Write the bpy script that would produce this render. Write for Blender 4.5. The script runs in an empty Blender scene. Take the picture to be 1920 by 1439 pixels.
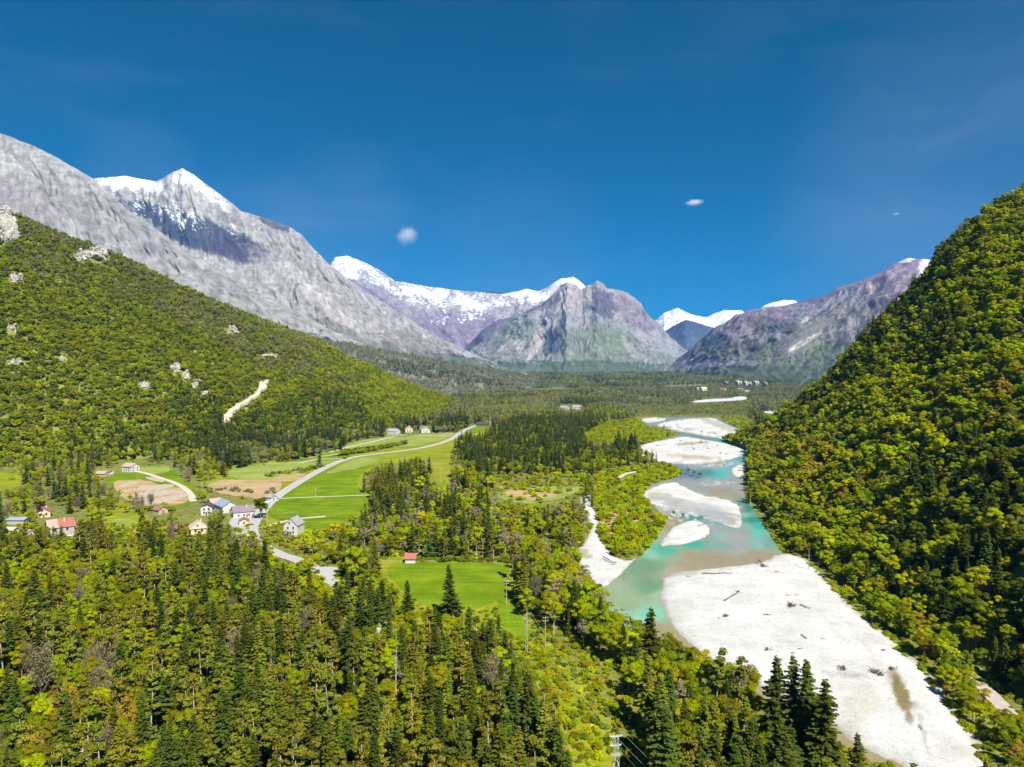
import bpy, bmesh, math, random
import numpy as np
from mathutils import Vector, Matrix, noise as mnoise
from mathutils.geometry import delaunay_2d_cdt
random.seed(7); RNG = np.random.default_rng(7)
SC = bpy.context.scene
COL = SC.collection
R = math.radians
# ------------------------------------------------------------------ camera
F = 1371.0; CX, CY = 959.5, 719.0; CAMZ = 90.0; YH = 690.0
PITCH = math.atan((CY - YH) / F)
cam_d = bpy.data.cameras.new('camera'); cam = bpy.data.objects.new('camera', cam_d); COL.objects.link(cam)
cam.location = (0, 0, CAMZ); cam.rotation_euler = (R(90) - PITCH, 0, 0)
cam_d.sensor_width = 36; cam_d.lens = F * 36 / 1920; cam_d.clip_end = 60000; cam_d.clip_start = 0.5
SC.camera = cam
cp, sp = math.cos(PITCH), math.sin(PITCH)
def ray(px, py):
    a = (np.asarray(px, float) - CX) / F; b = (CY - np.asarray(py, float)) / F
    return a, cp + sp * b, -sp + cp * b
def P(px, py, d):
    a, y, z = ray(px, py); k = d / y
    return a * k, d + 0 * a, CAMZ + z * k
def G(px, py, z=0.0):
    a, y, zz = ray(px, py); k = (z - CAMZ) / np.minimum(zz, -1e-4)
    return a * k, y * k
def proj(x, y, z):
    dz = z - CAMZ
    yc = y * cp - dz * sp; zc = y * sp + dz * cp
    return CX + F * x / yc, CY - F * zc / yc
# ------------------------------------------------------------------ noise
def _perm(seed):
    r = np.random.default_rng(seed); p = r.permutation(256); return np.concatenate([p, p])
_pc = {}
def pn(x, y, seed=0):
    if seed not in _pc:
        _pc[seed] = _perm(seed + 11)
    p = _pc[seed]
    x = np.asarray(x, float); y = np.asarray(y, float)
    xi = np.floor(x).astype(int); yi = np.floor(y).astype(int)
    xf = x - xi; yf = y - yi; xi &= 255; yi &= 255
    u = xf * xf * xf * (xf * (xf * 6 - 15) + 10); v = yf * yf * yf * (yf * (yf * 6 - 15) + 10)
    def g(ix, iy, dx, dy):
        h = p[p[ix & 255] + (iy & 255)] * (2 * math.pi / 256)
        return np.cos(h) * dx + np.sin(h) * dy
    a = g(xi, yi, xf, yf); b = g(xi + 1, yi, xf - 1, yf)
    c = g(xi, yi + 1, xf, yf - 1); d = g(xi + 1, yi + 1, xf - 1, yf - 1)
    return (a + u * (b - a) + v * ((c + u * (d - c)) - (a + u * (b - a)))) * 1.5
def fbm(x, y, o=4, seed=0):
    s = 0; a = 1; t = 0
    for i in range(o):
        s = s + a * pn(x * 2 ** i, y * 2 ** i, seed + i); t += a; a *= 0.5
    return s / t
def ridged(x, y, o=4, seed=0):
    s = 0; a = 1; t = 0
    for i in range(o):
        s = s + a * (1 - 2 * np.abs(pn(x * 2 ** i, y * 2 ** i, seed + i))); t += a; a *= 0.5
    return s / t
def sst(a, b, x):
    t = np.clip((x - a) / (b - a), 0, 1); return t * t * (3 - 2 * t)
def inpoly(px, py, poly):
    px = np.asarray(px, float); py = np.asarray(py, float)
    r = np.zeros(px.shape, bool); n = len(poly); j = n - 1
    for i in range(n):
        xi, yi = poly[i]; xj, yj = poly[j]
        if yi != yj:
            c = ((yi > py) != (yj > py)) & (px < (xj - xi) * (py - yi) / (yj - yi) + xi); r ^= c
        j = i
    return r
def lin(c):  # sRGB 0..255 -> linear
    c = np.asarray(c, float) / 255; return np.where(c <= 0.04045, c / 12.92, ((c + 0.055) / 1.055) ** 2.4)
def zg(x, y):
    return sst(2500, 5200, y) * (44 + 9 * fbm(x / 700, y / 700, 3, 8))
# ------------------------------------------------------------------ material helpers
def mat(name):
    m = bpy.data.materials.new(name); m.use_nodes = True; nt = m.node_tree; nt.nodes.clear()
    o = nt.nodes.new('ShaderNodeOutputMaterial'); return m, nt, o
def N(nt, t, **k):
    n = nt.nodes.new(t)
    for a, b in k.items():
        if a.startswith('i_'):
            n.inputs[a[2:].replace('_', ' ')].default_value = b
        else: setattr(n, a, b)
    return n
def L(nt, a, b): nt.links.new(a, b)
def noise_n(nt, scale, detail=6, rough=0.6, coord='Object', vec=None):
    n = N(nt, 'ShaderNodeTexNoise'); n.inputs['Scale'].default_value = scale
    n.inputs['Detail'].default_value = detail; n.inputs['Roughness'].default_value = rough
    if vec is None:
        tc = N(nt, 'ShaderNodeTexCoord'); vec = tc.outputs[coord]
    L(nt, vec, n.inputs['Vector']); return n
def ramp(nt, fac, stops):
    r = N(nt, 'ShaderNodeValToRGB'); e = r.color_ramp.elements
    while len(e) < len(stops): e.new(0.5)
    for i, (p, c) in enumerate(stops):
        e[i].position = p; e[i].color = (*c, 1) if len(c) == 3 else c
    L(nt, fac, r.inputs['Fac']); return r
def mixc(nt, fac, a, b, mode='MIX'):
    m = N(nt, 'ShaderNodeMix', data_type='RGBA', blend_type=mode)
    for s, v in ((m.inputs[0], fac), (m.inputs[6], a), (m.inputs[7], b)):
        if hasattr(v, 'is_linked') or hasattr(v, 'links'): L(nt, v, s)
        elif isinstance(v, (tuple, list)): s.default_value = (*v[:3], 1)
        else: s.default_value = v
    return m.outputs[2]
def simple(name, col, rough=0.8, var=0.2, scale=1.0, bump=0.0, metal=0.0, bscale=None):
    m, nt, o = mat(name); b = N(nt, 'ShaderNodeBsdfPrincipled'); b.inputs['Roughness'].default_value = rough
    b.inputs['Metallic'].default_value = metal
    n = noise_n(nt, scale, 8, 0.65); c = np.array(col)
    r = ramp(nt, n.outputs['Fac'], [(0.3, tuple(c * (1 - var))), (0.7, tuple(np.minimum(c * (1 + var), 1)))])
    L(nt, r.outputs['Color'], b.inputs['Base Color'])
    if bump:
        n2 = noise_n(nt, bscale or scale * 4, 4); bp = N(nt, 'ShaderNodeBump'); bp.inputs['Strength'].default_value = bump
        bp.inputs['Distance'].default_value = 0.2
        L(nt, n2.outputs['Fac'], bp.inputs['Height']); L(nt, bp.outputs['Normal'], b.inputs['Normal'])
    L(nt, b.outputs[0], o.inputs[0]); return m
def attr_mat(name, scale, var, bump=0.6, bdist=2.0, rough=0.95, bscale=None, detail=10, ridge=False):
    """rock / soil whose colour regions come from the mesh attribute, broken up by fine noise"""
    m, nt, o = mat(name); b = N(nt, 'ShaderNodeBsdfPrincipled'); b.inputs['Roughness'].default_value = rough
    b.inputs['Specular IOR Level'].default_value = 0.15
    at = N(nt, 'ShaderNodeAttribute', attribute_name='tint')
    n = noise_n(nt, scale, detail, 0.7)
    r = ramp(nt, n.outputs['Fac'], [(0.32, (1 - var,) * 3), (0.68, (1 + var,) * 3)])
    L(nt, mixc(nt, 1.0, at.outputs['Color'], r.outputs['Color'], 'MULTIPLY'), b.inputs['Base Color'])
    n2 = noise_n(nt, bscale or scale, 9, 0.55); n2.noise_type = 'RIDGED_MULTIFRACTAL' if ridge else 'FBM'; n2.inputs['Lacunarity'].default_value = 2.1
    bp = N(nt, 'ShaderNodeBump'); bp.inputs['Strength'].default_value = bump
    bp.inputs['Distance'].default_value = bdist
    L(nt, n2.outputs['Fac'], bp.inputs['Height']); L(nt, bp.outputs['Normal'], b.inputs['Normal'])
    L(nt, b.outputs[0], o.inputs[0]); return m
def leaf_mat(name, col, var=0.25, hue=0.03, trans=0.35, isl=0.3, sheen=True):
    m, nt, o = mat(name)
    oi = N(nt, 'ShaderNodeObjectInfo'); ge = N(nt, 'ShaderNodeNewGeometry')
    hs = N(nt, 'ShaderNodeHueSaturation'); hs.inputs['Color'].default_value = (*col, 1)
    mr = N(nt, 'ShaderNodeMapRange'); mr.inputs['To Min'].default_value = 0.5 - hue; mr.inputs['To Max'].default_value = 0.5 + hue
    L(nt, oi.outputs['Random'], mr.inputs['Value']); L(nt, mr.outputs[0], hs.inputs['Hue'])
    m1 = N(nt, 'ShaderNodeMath', operation='MULTIPLY'); m1.inputs[1].default_value = 7.13
    L(nt, oi.outputs['Random'], m1.inputs[0])
    fr = N(nt, 'ShaderNodeMath', operation='FRACT'); L(nt, m1.outputs[0], fr.inputs[0])
    mv = N(nt, 'ShaderNodeMapRange'); mv.inputs['To Min'].default_value = 1 - var * .8; mv.inputs['To Max'].default_value = 1 + var * .8
    L(nt, fr.outputs[0], mv.inputs['Value'])
    mi = N(nt, 'ShaderNodeMapRange'); mi.inputs['To Min'].default_value = 1 - isl * .55; mi.inputs['To Max'].default_value = 1 + isl * .55
    L(nt, ge.outputs['Random Per Island'], mi.inputs['Value'])
    mm = N(nt, 'ShaderNodeMath', operation='MULTIPLY'); L(nt, mv.outputs[0], mm.inputs[0]); L(nt, mi.outputs[0], mm.inputs[1])
    L(nt, mm.outputs[0], hs.inputs['Value'])
    d = N(nt, 'ShaderNodeBsdfDiffuse'); t = N(nt, 'ShaderNodeBsdfTranslucent'); mx = N(nt, 'ShaderNodeMixShader')
    L(nt, hs.outputs[0], d.inputs['Color'])
    warm = mixc(nt, 1.0, hs.outputs[0], (1.15, 1.25, 0.5), 'MULTIPLY'); L(nt, warm, t.inputs['Color'])
    mx.inputs[0].default_value = trans; L(nt, d.outputs[0], mx.inputs[1]); L(nt, t.outputs[0], mx.inputs[2])
    L(nt, mx.outputs[0], o.inputs[0]); return m
# ------------------------------------------------------------------ object helpers
def mesh_np(name, v, f, mats=(), tint=None, smooth=False, midx=None):
    """v (n,3), f list/array of equal-size faces or list of arrays"""
    me = bpy.data.meshes.new(name); v = np.asarray(v, np.float32)
    if isinstance(f, np.ndarray):
        k = f.shape[1]; me.vertices.add(len(v)); me.vertices.foreach_set('co', v.ravel())
        me.loops.add(f.size); me.loops.foreach_set('vertex_index', f.ravel().astype(np.int32))
        me.polygons.add(len(f)); me.polygons.foreach_set('loop_start', np.arange(0, f.size, k, dtype=np.int32))
        me.polygons.foreach_set('loop_total', np.full(len(f), k, np.int32))
        if midx is not None: me.polygons.foreach_set('material_index', np.asarray(midx, np.int32))
        me.update(calc_edges=True)
    else:
        me.from_pydata(v.tolist(), [], [list(map(int, q)) for q in f]); me.update()
    for m in mats: me.materials.append(m)
    if smooth: me.polygons.foreach_set('use_smooth', np.ones(len(me.polygons), bool))
    if tint is not None:
        a = me.color_attributes.new('tint', 'FLOAT_COLOR', 'POINT')
        c = np.ones((len(v), 4), np.float32); c[:, :3] = tint; a.data.foreach_set('color', c.ravel())
    return me
def link(name, me, parent=None, label=None, cat=None, group=None, kind=None):
    o = bpy.data.objects.new(name, me); COL.objects.link(o)
    if parent: o.parent = parent
    if label: o['label'] = label
    if cat: o['category'] = cat
    if group: o['group'] = group
    if kind: o['kind'] = kind
    return o
def root(name, loc, label, cat, group=None, rz=0):
    o = link(name, None, None, label, cat, group); o.location = loc; o.rotation_euler = (0, 0, rz); return o
class MB:
    def __init__(s): s.v = []; s.f = []
    def box(s, x0, x1, y0, y1, z0, z1):
        n = len(s.v); s.v += [(x, y, z) for z in (z0, z1) for x, y in ((x0, y0), (x1, y0), (x1, y1), (x0, y1))]
        s.f += [[n + i for i in q] for q in ((3, 2, 1, 0), (4, 5, 6, 7), (0, 1, 5, 4), (1, 2, 6, 5), (2, 3, 7, 6), (3, 0, 4, 7))]
    def poly(s, pts):
        n = len(s.v); s.v += [tuple(p) for p in pts]; s.f.append(list(range(n, n + len(pts))))
    def prism(s, pts, d):
        """closed slab: pts polygon extruded by vector d"""
        n = len(s.v); k = len(pts); s.v += [tuple(p) for p in pts] + [tuple(np.add(p, d)) for p in pts]
        s.f.append([n + i for i in range(k)][::-1]); s.f.append([n + k + i for i in range(k)])
        for i in range(k): s.f.append([n + i, n + (i + 1) % k, n + k + (i + 1) % k, n + k + i])
    def tube(s, pts, rads, k=6):
        pts = [Vector(p) for p in pts]; n = len(s.v)
        if not hasattr(rads, '__len__'): rads = [rads] * len(pts)
        for i, p in enumerate(pts):
            t = (pts[min(i + 1, len(pts) - 1)] - pts[max(i - 1, 0)]).normalized()
            a = t.orthogonal().normalized(); b = t.cross(a)
            for j in range(k):
                w = 2 * math.pi * j / k; s.v.append(tuple(p + (a * math.cos(w) + b * math.sin(w)) * rads[i]))
        for i in range(len(pts) - 1):
            for j in range(k):
                s.f.append([n + i * k + j, n + i * k + (j + 1) % k, n + (i + 1) * k + (j + 1) % k, n + (i + 1) * k + j])
        s.f.append([n + j for j in range(k)][::-1]); s.f.append([n + (len(pts) - 1) * k + j for j in range(k)])
    def build(s, name, m, parent=None, **k):
        me = mesh_np(name, s.v, s.f, [m]); bm = bmesh.new(); bm.from_mesh(me); bmesh.ops.recalc_face_normals(bm, faces=bm.faces); bm.to_mesh(me); bm.free()
        return link(name, me, parent, **k)
# ------------------------------------------------------------------ world, sun
SUN_AZ, SUN_EL = R(153), R(50)
w = bpy.data.worlds.new('World'); SC.world = w; w.use_nodes = True; nt = w.node_tree; bg = nt.nodes['Background']
sky = N(nt, 'ShaderNodeTexSky', sky_type='NISHITA', sun_disc=False, sun_elevation=SUN_EL, sun_rotation=SUN_AZ)
sky.altitude = 2500; sky.air_density = 1.0; sky.dust_density = 0.25; sky.ozone_density = 6.0
hs = N(nt, 'ShaderNodeHueSaturation'); hs.inputs['Saturation'].default_value = 1.95; hs.inputs['Hue'].default_value = 0.4845; hs.inputs['Value'].default_value = 0.84
L(nt, sky.outputs[0], hs.inputs['Color'])
# thin high cirrus
tc = N(nt, 'ShaderNodeTexCoord'); mp = N(nt, 'ShaderNodeMapping'); mp.inputs['Scale'].default_value = (2.2, 2.2, 7.0)
L(nt, tc.outputs['Generated'], mp.inputs['Vector'])
n1 = noise_n(nt, 1.7, 7, 0.55, vec=mp.outputs[0]); n1.inputs['Distortion'].default_value = 0.5
rr = ramp(nt, n1.outputs['Fac'], [(0.50, (0, 0, 0)), (0.85, (0.12, 0.12, 0.12))])
fac = rr.outputs['Color']
for px, py, rad, st in ((1850, 340, 14, .17), (1640, 420, 9, .07), (265, 325, 4.5, .14), (640, 425, 7, .12), (960, 500, 9, .10), (480, 430, 6, .08)):   # thin veils of high cloud
    rx_, ry_, rz_ = ray(px, py); v_ = Vector((float(rx_), float(ry_), float(rz_))).normalized()
    dt = N(nt, 'ShaderNodeVectorMath', operation='DOT_PRODUCT'); L(nt, tc.outputs['Generated'], dt.inputs[0]); dt.inputs[1].default_value = v_
    mr = N(nt, 'ShaderNodeMapRange', interpolation_type='SMOOTHSTEP'); mr.inputs['From Min'].default_value = math.cos(R(rad)); mr.inputs['From Max'].default_value = 1; mr.inputs['To Max'].default_value = st * 1.9; L(nt, dt.outputs['Value'], mr.inputs['Value'])
    mu = N(nt, 'ShaderNodeMath', operation='MULTIPLY'); L(nt, mr.outputs[0], mu.inputs[0]); L(nt, n1.outputs['Fac'], mu.inputs[1])
    ad = N(nt, 'ShaderNodeMath', operation='ADD'); L(nt, fac, ad.inputs[0]); L(nt, mu.outputs[0], ad.inputs[1]); fac = ad.outputs[0]
sk = mixc(nt, fac, hs.outputs[0], (3.0, 4.1, 6.6))
L(nt, sk, bg.inputs['Color']); bg.inputs['Strength'].default_value = 0.050
sd = bpy.data.lights.new('sun', 'SUN'); sd.energy = 5.0; sd.angle = R(0.53); sd.color = (1.0, 0.95, 0.84)
so = bpy.data.objects.new('sun', sd); COL.objects.link(so)
sdir = Vector((math.cos(SUN_EL) * math.sin(SUN_AZ), math.cos(SUN_EL) * math.cos(SUN_AZ), math.sin(SUN_EL)))
so.rotation_euler = (-sdir).to_track_quat('-Z', 'Y').to_euler(); so.location = (300, -200, 400)
SC.view_settings.view_transform = 'Standard'; SC.view_settings.look = 'None'; SC.view_settings.exposure = 0.85; SC.view_settings.gamma = 1
SC.render.engine = 'CYCLES'; cy = SC.cycles
cy.max_bounces = 6; cy.diffuse_bounces = 2; cy.glossy_bounces = 2; cy.transmission_bounces = 3; cy.transparent_max_bounces = 4; cy.volume_bounces = 5
cy.use_adaptive_sampling = True; cy.adaptive_threshold = 0.012; cy.sample_clamp_indirect = 3
cy.use_denoising = True; cy.denoiser = 'OPENIMAGEDENOISE'; cy.denoising_input_passes = 'RGB_ALBEDO_NORMAL'; cy.denoising_prefilter = 'ACCURATE'; SC.render.use_persistent_data = False
HAZE = 0.000034
# ------------------------------------------------------------------ mountains
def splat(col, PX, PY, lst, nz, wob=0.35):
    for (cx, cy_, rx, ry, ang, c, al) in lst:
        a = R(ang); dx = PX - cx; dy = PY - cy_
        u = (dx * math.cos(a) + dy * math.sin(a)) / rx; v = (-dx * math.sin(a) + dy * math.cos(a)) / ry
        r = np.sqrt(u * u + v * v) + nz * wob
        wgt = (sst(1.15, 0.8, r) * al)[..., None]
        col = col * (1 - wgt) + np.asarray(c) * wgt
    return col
def ridge_mesh(name, ridge, base, nu=420, nv=170, amp=60, gs=260, rz=12, prof=1.25, base_col=(.3, .3, .3), splats=(), snow=None,
               material=None, seed=1, back=900, back_drop=0.5, strat=0.25, cvar=0.3, zb=25, kind='structure', label=None):
    ridge = np.array(ridge, float); base = np.array(base, float)
    t = np.linspace(0, 1, nu)
    def para(A):  # resample by px
        s = (A[:, 0] - A[0, 0]) / (A[-1, 0] - A[0, 0]); return [np.interp(t, s, A[:, k]) for k in range(3)]
    rp = para(ridge); bp = para(base)
    rx, ry, rz_ = P(rp[0], rp[1], rp[2]); bx, by, bz = P(bp[0], bp[1], bp[2]); bz = np.minimum(bz, 0) - zb
    sl = np.concatenate([[0], np.cumsum(np.hypot(np.diff(rx), np.diff(ry)))])
    rz_ = rz_ + rz * ridged(sl / (gs * 1.1), sl * 0, 5, seed + 5) + rz * 0.4 * fbm(sl / (gs * 0.12), sl * 0 + 3, 3, seed + 9)
    vb = np.linspace(-0.35, 0, nv // 8, endpoint=False); vf = np.linspace(0, 1, nv) ** 1.1
    V = np.concatenate([vb, vf])[:, None]; vv = np.clip(V, 0, 1)
    X = rx * (1 - vv) + bx * vv; Y = ry * (1 - vv) + by * vv
    Z = bz + (rz_ - bz) * (1 - vv) ** prof
    bk = np.clip(-V, 0, 1) / 0.35
    Y = Y + bk * back; Z = Z - bk * (rz_ - bz) * back_drop
    slen = np.hypot(np.hypot(rx - bx, ry - by), rz_ - bz).mean(); D = V * slen
    S = sl[None, :] + 0 * V
    wx = fbm(S / (gs * 2.2), D / (gs * 2.2), 3, seed + 20) * 0.8
    g = ridged(S / gs + wx, D / (gs * 3.2) + wx * 0.5, 5, seed) - 0.25
    g2 = ridged(S / (gs * 3.1) + wx * 0.7, D / (gs * 5.5), 3, seed + 40) - 0.2
    f = fbm(S / (gs * 0.45), D / (gs * 0.5), 5, seed + 3)
    e = np.where(V < 0, 0.6, np.minimum(sst(0, 0.10, V) + 0.05, 1) * (0.35 + 0.65 * sst(1.0, 0.55, V)))
    disp = amp * e * (0.55 * g + 0.75 * g2 + 0.4 * f)
    Y = Y - disp * 0.85; Z = Z + disp * 0.5
    PX, PY = proj(X, Y, Z)
    nz = fbm(S / (gs * 0.5), D / (gs * 0.7), 5, seed + 60)
    nz2 = fbm(S / (gs * 0.12), D / (gs * 0.3), 4, seed + 70)
    col = np.ones(X.shape + (3,)) * np.asarray(base_col)
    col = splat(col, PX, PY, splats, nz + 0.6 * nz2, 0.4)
    streak = fbm(S / (gs * 0.16) + wx * 2, D / (gs * 1.3), 4, seed + 80)
    col = col * (1 + cvar * streak + cvar * 0.7 * nz2 + cvar * 0.5 * g)[..., None]
    sn = fbm(S / (gs * 0.10), Z / (gs * 0.05), 4, seed + 90)
    if snow:
        for (cx, cy_, rx2, ry2, ang, th) in snow:
            a = R(ang); dx = PX - cx; dy = PY - cy_
            u = (dx * math.cos(a) + dy * math.sin(a)) / rx2; v = (-dx * math.sin(a) + dy * math.cos(a)) / ry2
            r = np.sqrt(u * u + v * v)
            ww = (sst(-0.06, 0.30, np.minimum(1 - r, .55) * 0.8 + th - 0.55 + 0.55 * nz + 0.8 * sn - 0.75 * g + .3 * np.clip(1 - V * 3.5, -1, 1)) * .97)[..., None]
            col = col * (1 - ww) + np.array([0.74, 0.76, 0.80]) * ww
    n = V.shape[0]; idx = np.arange(n * nu).reshape(n, nu)
    q = np.stack([idx[:-1, :-1], idx[1:, :-1], idx[1:, 1:], idx[:-1, 1:]], -1).reshape(-1, 4)
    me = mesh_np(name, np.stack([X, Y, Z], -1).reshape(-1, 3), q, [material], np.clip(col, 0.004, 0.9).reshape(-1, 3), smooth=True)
    o = link(name, me, kind=kind, label=label)
    return o, dict(X=X, Y=Y, Z=Z, PX=PX, PY=PY, V=V, rows=n, nu=nu)
M_rock = attr_mat('alpine_rock', 0.02, 0.38, 0.9, 26, bscale=0.006, ridge=True)
M_rock2 = attr_mat('far_rock', 0.010, 0.34, 0.9, 45, bscale=0.0035, ridge=True)
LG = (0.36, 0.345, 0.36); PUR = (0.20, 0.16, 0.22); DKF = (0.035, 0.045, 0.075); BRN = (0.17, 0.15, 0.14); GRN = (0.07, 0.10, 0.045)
ridge_mesh('mountain_slope', [(-420, 60, 3600), (-200, 160, 3500), (0, 250, 3400), (60, 274, 3350), (110, 299, 3300), (170, 334, 3250), (215, 373, 3200), (250, 402, 3150), (300, 436, 3150), (340, 466, 3150), (400, 500, 3150), (480, 548, 3150), (560, 590, 3150), (660, 640, 3200), (760, 682, 3300), (850, 712, 3500)],
    [(-420, 740, 1900), (0, 730, 2000), (400, 718, 2300), (850, 716, 3200)], 460, 200, 60, 170, 5, 1.12, cvar=.42, base_col=(0.235, 0.232, 0.235),
    splats=[(60, 375, 120, 40, 10, (0.16, 0.145, 0.165), .55), (330, 520, 230, 70, 28, (0.19, 0.187, 0.195), .6), (230, 400, 60, 12, 40, (0.17, 0.17, 0.18), .7),
            (280, 460, 50, 5, 40, (.15, .14, .17), .6), (500, 600, 120, 30, 25, (0.20, 0.20, 0.19), .6), (130, 300, 12, 4, 0, (.12, .11, .12), .8), (600, 655, 90, 22, 20, (0.13, 0.14, 0.11), .85), (720, 690, 150, 30, 16, (0.09, 0.105, 0.07), .9)], material=M_rock, seed=3)
ridge_mesh('mountain_peak', [(60, 350, 6200), (160, 338, 6000), (200, 334, 5900), (232, 331, 5900), (262, 336, 5900), (290, 342, 5800), (308, 334, 5700), (325, 323, 5600), (342, 317, 5500), (362, 328, 5450), (385, 346, 5400), (420, 371, 5300), (452, 397, 5300), (500, 411, 5250), (540, 425, 5200), (565, 442, 5100), (590, 470, 5100), (620, 500, 5000), (680, 545, 5000), (740, 582, 5050), (800, 620, 5100), (850, 648, 5200), (900, 672, 5300), (940, 692, 5400), (985, 706, 5500)],
    [(60, 700, 3600), (400, 712, 3700), (700, 708, 4000), (985, 708, 4700)], 520, 220, 75, 230, 7, 1.1, cvar=.42, base_col=(0.24, 0.235, 0.236),
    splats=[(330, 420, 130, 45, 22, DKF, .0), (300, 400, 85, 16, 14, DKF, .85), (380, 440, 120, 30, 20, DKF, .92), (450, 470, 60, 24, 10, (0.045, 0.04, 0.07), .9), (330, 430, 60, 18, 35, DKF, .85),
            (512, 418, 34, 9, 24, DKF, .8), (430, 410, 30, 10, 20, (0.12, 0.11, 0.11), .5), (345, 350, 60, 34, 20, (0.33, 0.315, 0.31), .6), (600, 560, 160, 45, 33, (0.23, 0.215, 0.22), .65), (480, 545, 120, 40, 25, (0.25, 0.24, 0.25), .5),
            (700, 655, 150, 26, 20, (0.11, 0.12, 0.10), .85), (860, 690, 130, 26, 12, (0.075, 0.09, 0.06), .9), (560, 520, 70, 16, 35, (0.33, 0.32, 0.315), .5), (640, 590, 90, 14, 38, (.3, .29, .285), .4), (770, 645, 70, 20, 20, (0.13, 0.12, 0.12), .6)],
    snow=[(235, 340, 75, 15, 4, .5), (345, 328, 34, 22, 20, .30), (390, 362, 48, 12, 35, .32), (330, 405, 120, 34, 20, .10), (290, 350, 30, 14, 0, .4)], material=M_rock, seed=11)
ridge_mesh('snowy_mountain', [(560, 520, 11500), (610, 508, 11500), (628, 484, 11500), (650, 481, 11400), (668, 488, 11300), (690, 497, 11300), (712, 508, 11300), (742, 529, 11300), (790, 536, 11400), (820, 541, 11500), (850, 545, 11500), (880, 548, 11500), (915, 551, 11500), (942, 553, 11500), (965, 549, 11500), (985, 543, 11400), (1008, 548, 11300), (1025, 541, 11200), (1040, 530, 11100), (1052, 523, 11000), (1075, 521, 11000), (1090, 532, 11000), (1120, 560, 11000), (1180, 600, 11000)],
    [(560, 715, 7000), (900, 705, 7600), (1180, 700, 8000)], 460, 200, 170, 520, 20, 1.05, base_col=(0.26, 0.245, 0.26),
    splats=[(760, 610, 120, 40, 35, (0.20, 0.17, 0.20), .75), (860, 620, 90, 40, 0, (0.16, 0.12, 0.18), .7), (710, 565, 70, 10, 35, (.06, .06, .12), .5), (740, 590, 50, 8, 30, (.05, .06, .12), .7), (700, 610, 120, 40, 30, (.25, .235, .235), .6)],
    snow=[(650, 500, 34, 26, 20, .6), (700, 520, 70, 20, 30, .30), (800, 556, 80, 24, 8, .46), (900, 566, 90, 20, 0, .34), (990, 556, 70, 20, -8, .42), (1065, 530, 34, 20, 0, .85), (860, 590, 120, 34, 0, .10)], material=M_rock2, seed=23)
ridge_mesh('mountain_spur', [(790, 700, 8300), (850, 672, 8300), (880, 645, 8300), (905, 618, 8200), (930, 602, 8200), (960, 594, 8200), (1000, 588, 8200), (1060, 590, 8200), (1150, 600, 8200)],
    [(790, 712, 6600), (900, 703, 7000), (1150, 702, 7200)], 200, 110, 60, 260, 8, 1.2, base_col=(0.12, 0.10, 0.15),
    splats=[(900, 660, 60, 30, 0, (0.09, 0.09, 0.10), .6)], material=M_rock2, seed=31)
ridge_mesh('mountain_massif', [(840, 702, 7600), (868, 672, 7500), (890, 652, 7400), (915, 632, 7300), (940, 608, 7300), (965, 594, 7200), (990, 582, 7100), (1015, 572, 7100), (1035, 553, 7000), (1050, 538, 7000), (1062, 530, 6850), (1076, 533, 6850), (1090, 545, 7050), (1100, 536, 7000), (1108, 534, 7000), (1119, 526, 6950), (1130, 532, 7000), (1138, 541, 7050), (1160, 544, 7100), (1185, 556, 7200), (1202, 570, 7200), (1212, 588, 7300), (1232, 606, 7400), (1250, 628, 7500), (1272, 648, 7500), (1300, 672, 7600), (1340, 700, 7700)],
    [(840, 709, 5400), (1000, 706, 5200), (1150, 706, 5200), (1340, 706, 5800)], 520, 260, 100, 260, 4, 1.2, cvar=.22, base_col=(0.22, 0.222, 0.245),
    splats=[(1060, 560, 40, 26, 0, (0.30, 0.275, 0.27), .7), (1140, 560, 60, 24, 20, (0.27, 0.245, 0.24), .6), (1130, 570, 22, 30, -20, (0.07, 0.065, 0.11), .85), (1100, 655, 120, 40, 5, (0.12, 0.145, 0.105), .7), (1150, 635, 60, 28, 30, (0.12, 0.155, 0.10), .6),  # darkest splat: shade of the peak's left-facing side put into the rock colour
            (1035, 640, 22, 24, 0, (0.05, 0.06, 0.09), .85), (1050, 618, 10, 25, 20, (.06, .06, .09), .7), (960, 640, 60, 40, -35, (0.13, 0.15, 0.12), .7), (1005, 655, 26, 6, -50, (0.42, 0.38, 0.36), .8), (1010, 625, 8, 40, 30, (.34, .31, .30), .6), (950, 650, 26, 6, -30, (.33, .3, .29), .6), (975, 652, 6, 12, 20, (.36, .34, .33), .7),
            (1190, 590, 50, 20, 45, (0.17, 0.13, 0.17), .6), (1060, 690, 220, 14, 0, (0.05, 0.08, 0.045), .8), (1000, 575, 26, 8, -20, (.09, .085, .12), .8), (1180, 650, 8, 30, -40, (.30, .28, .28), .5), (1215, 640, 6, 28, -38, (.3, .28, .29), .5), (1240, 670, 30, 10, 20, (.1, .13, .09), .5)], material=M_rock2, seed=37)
ridge_mesh('snowy_range', [(1180, 640, 13500), (1215, 606, 13500), (1232, 600, 13500), (1244, 588, 13400), (1256, 583, 13400), (1270, 577, 13300), (1284, 586, 13400), (1304, 592, 13500), (1325, 596, 13500), (1342, 588, 13500), (1356, 582, 13400), (1388, 583, 13400), (1420, 600, 13500), (1480, 620, 13600)],
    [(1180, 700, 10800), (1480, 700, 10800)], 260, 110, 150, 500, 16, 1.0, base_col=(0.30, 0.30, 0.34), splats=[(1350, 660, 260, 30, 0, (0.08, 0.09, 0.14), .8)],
    snow=[(1300, 598, 150, 34, 0, .95)], material=M_rock2, seed=43)
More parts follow.
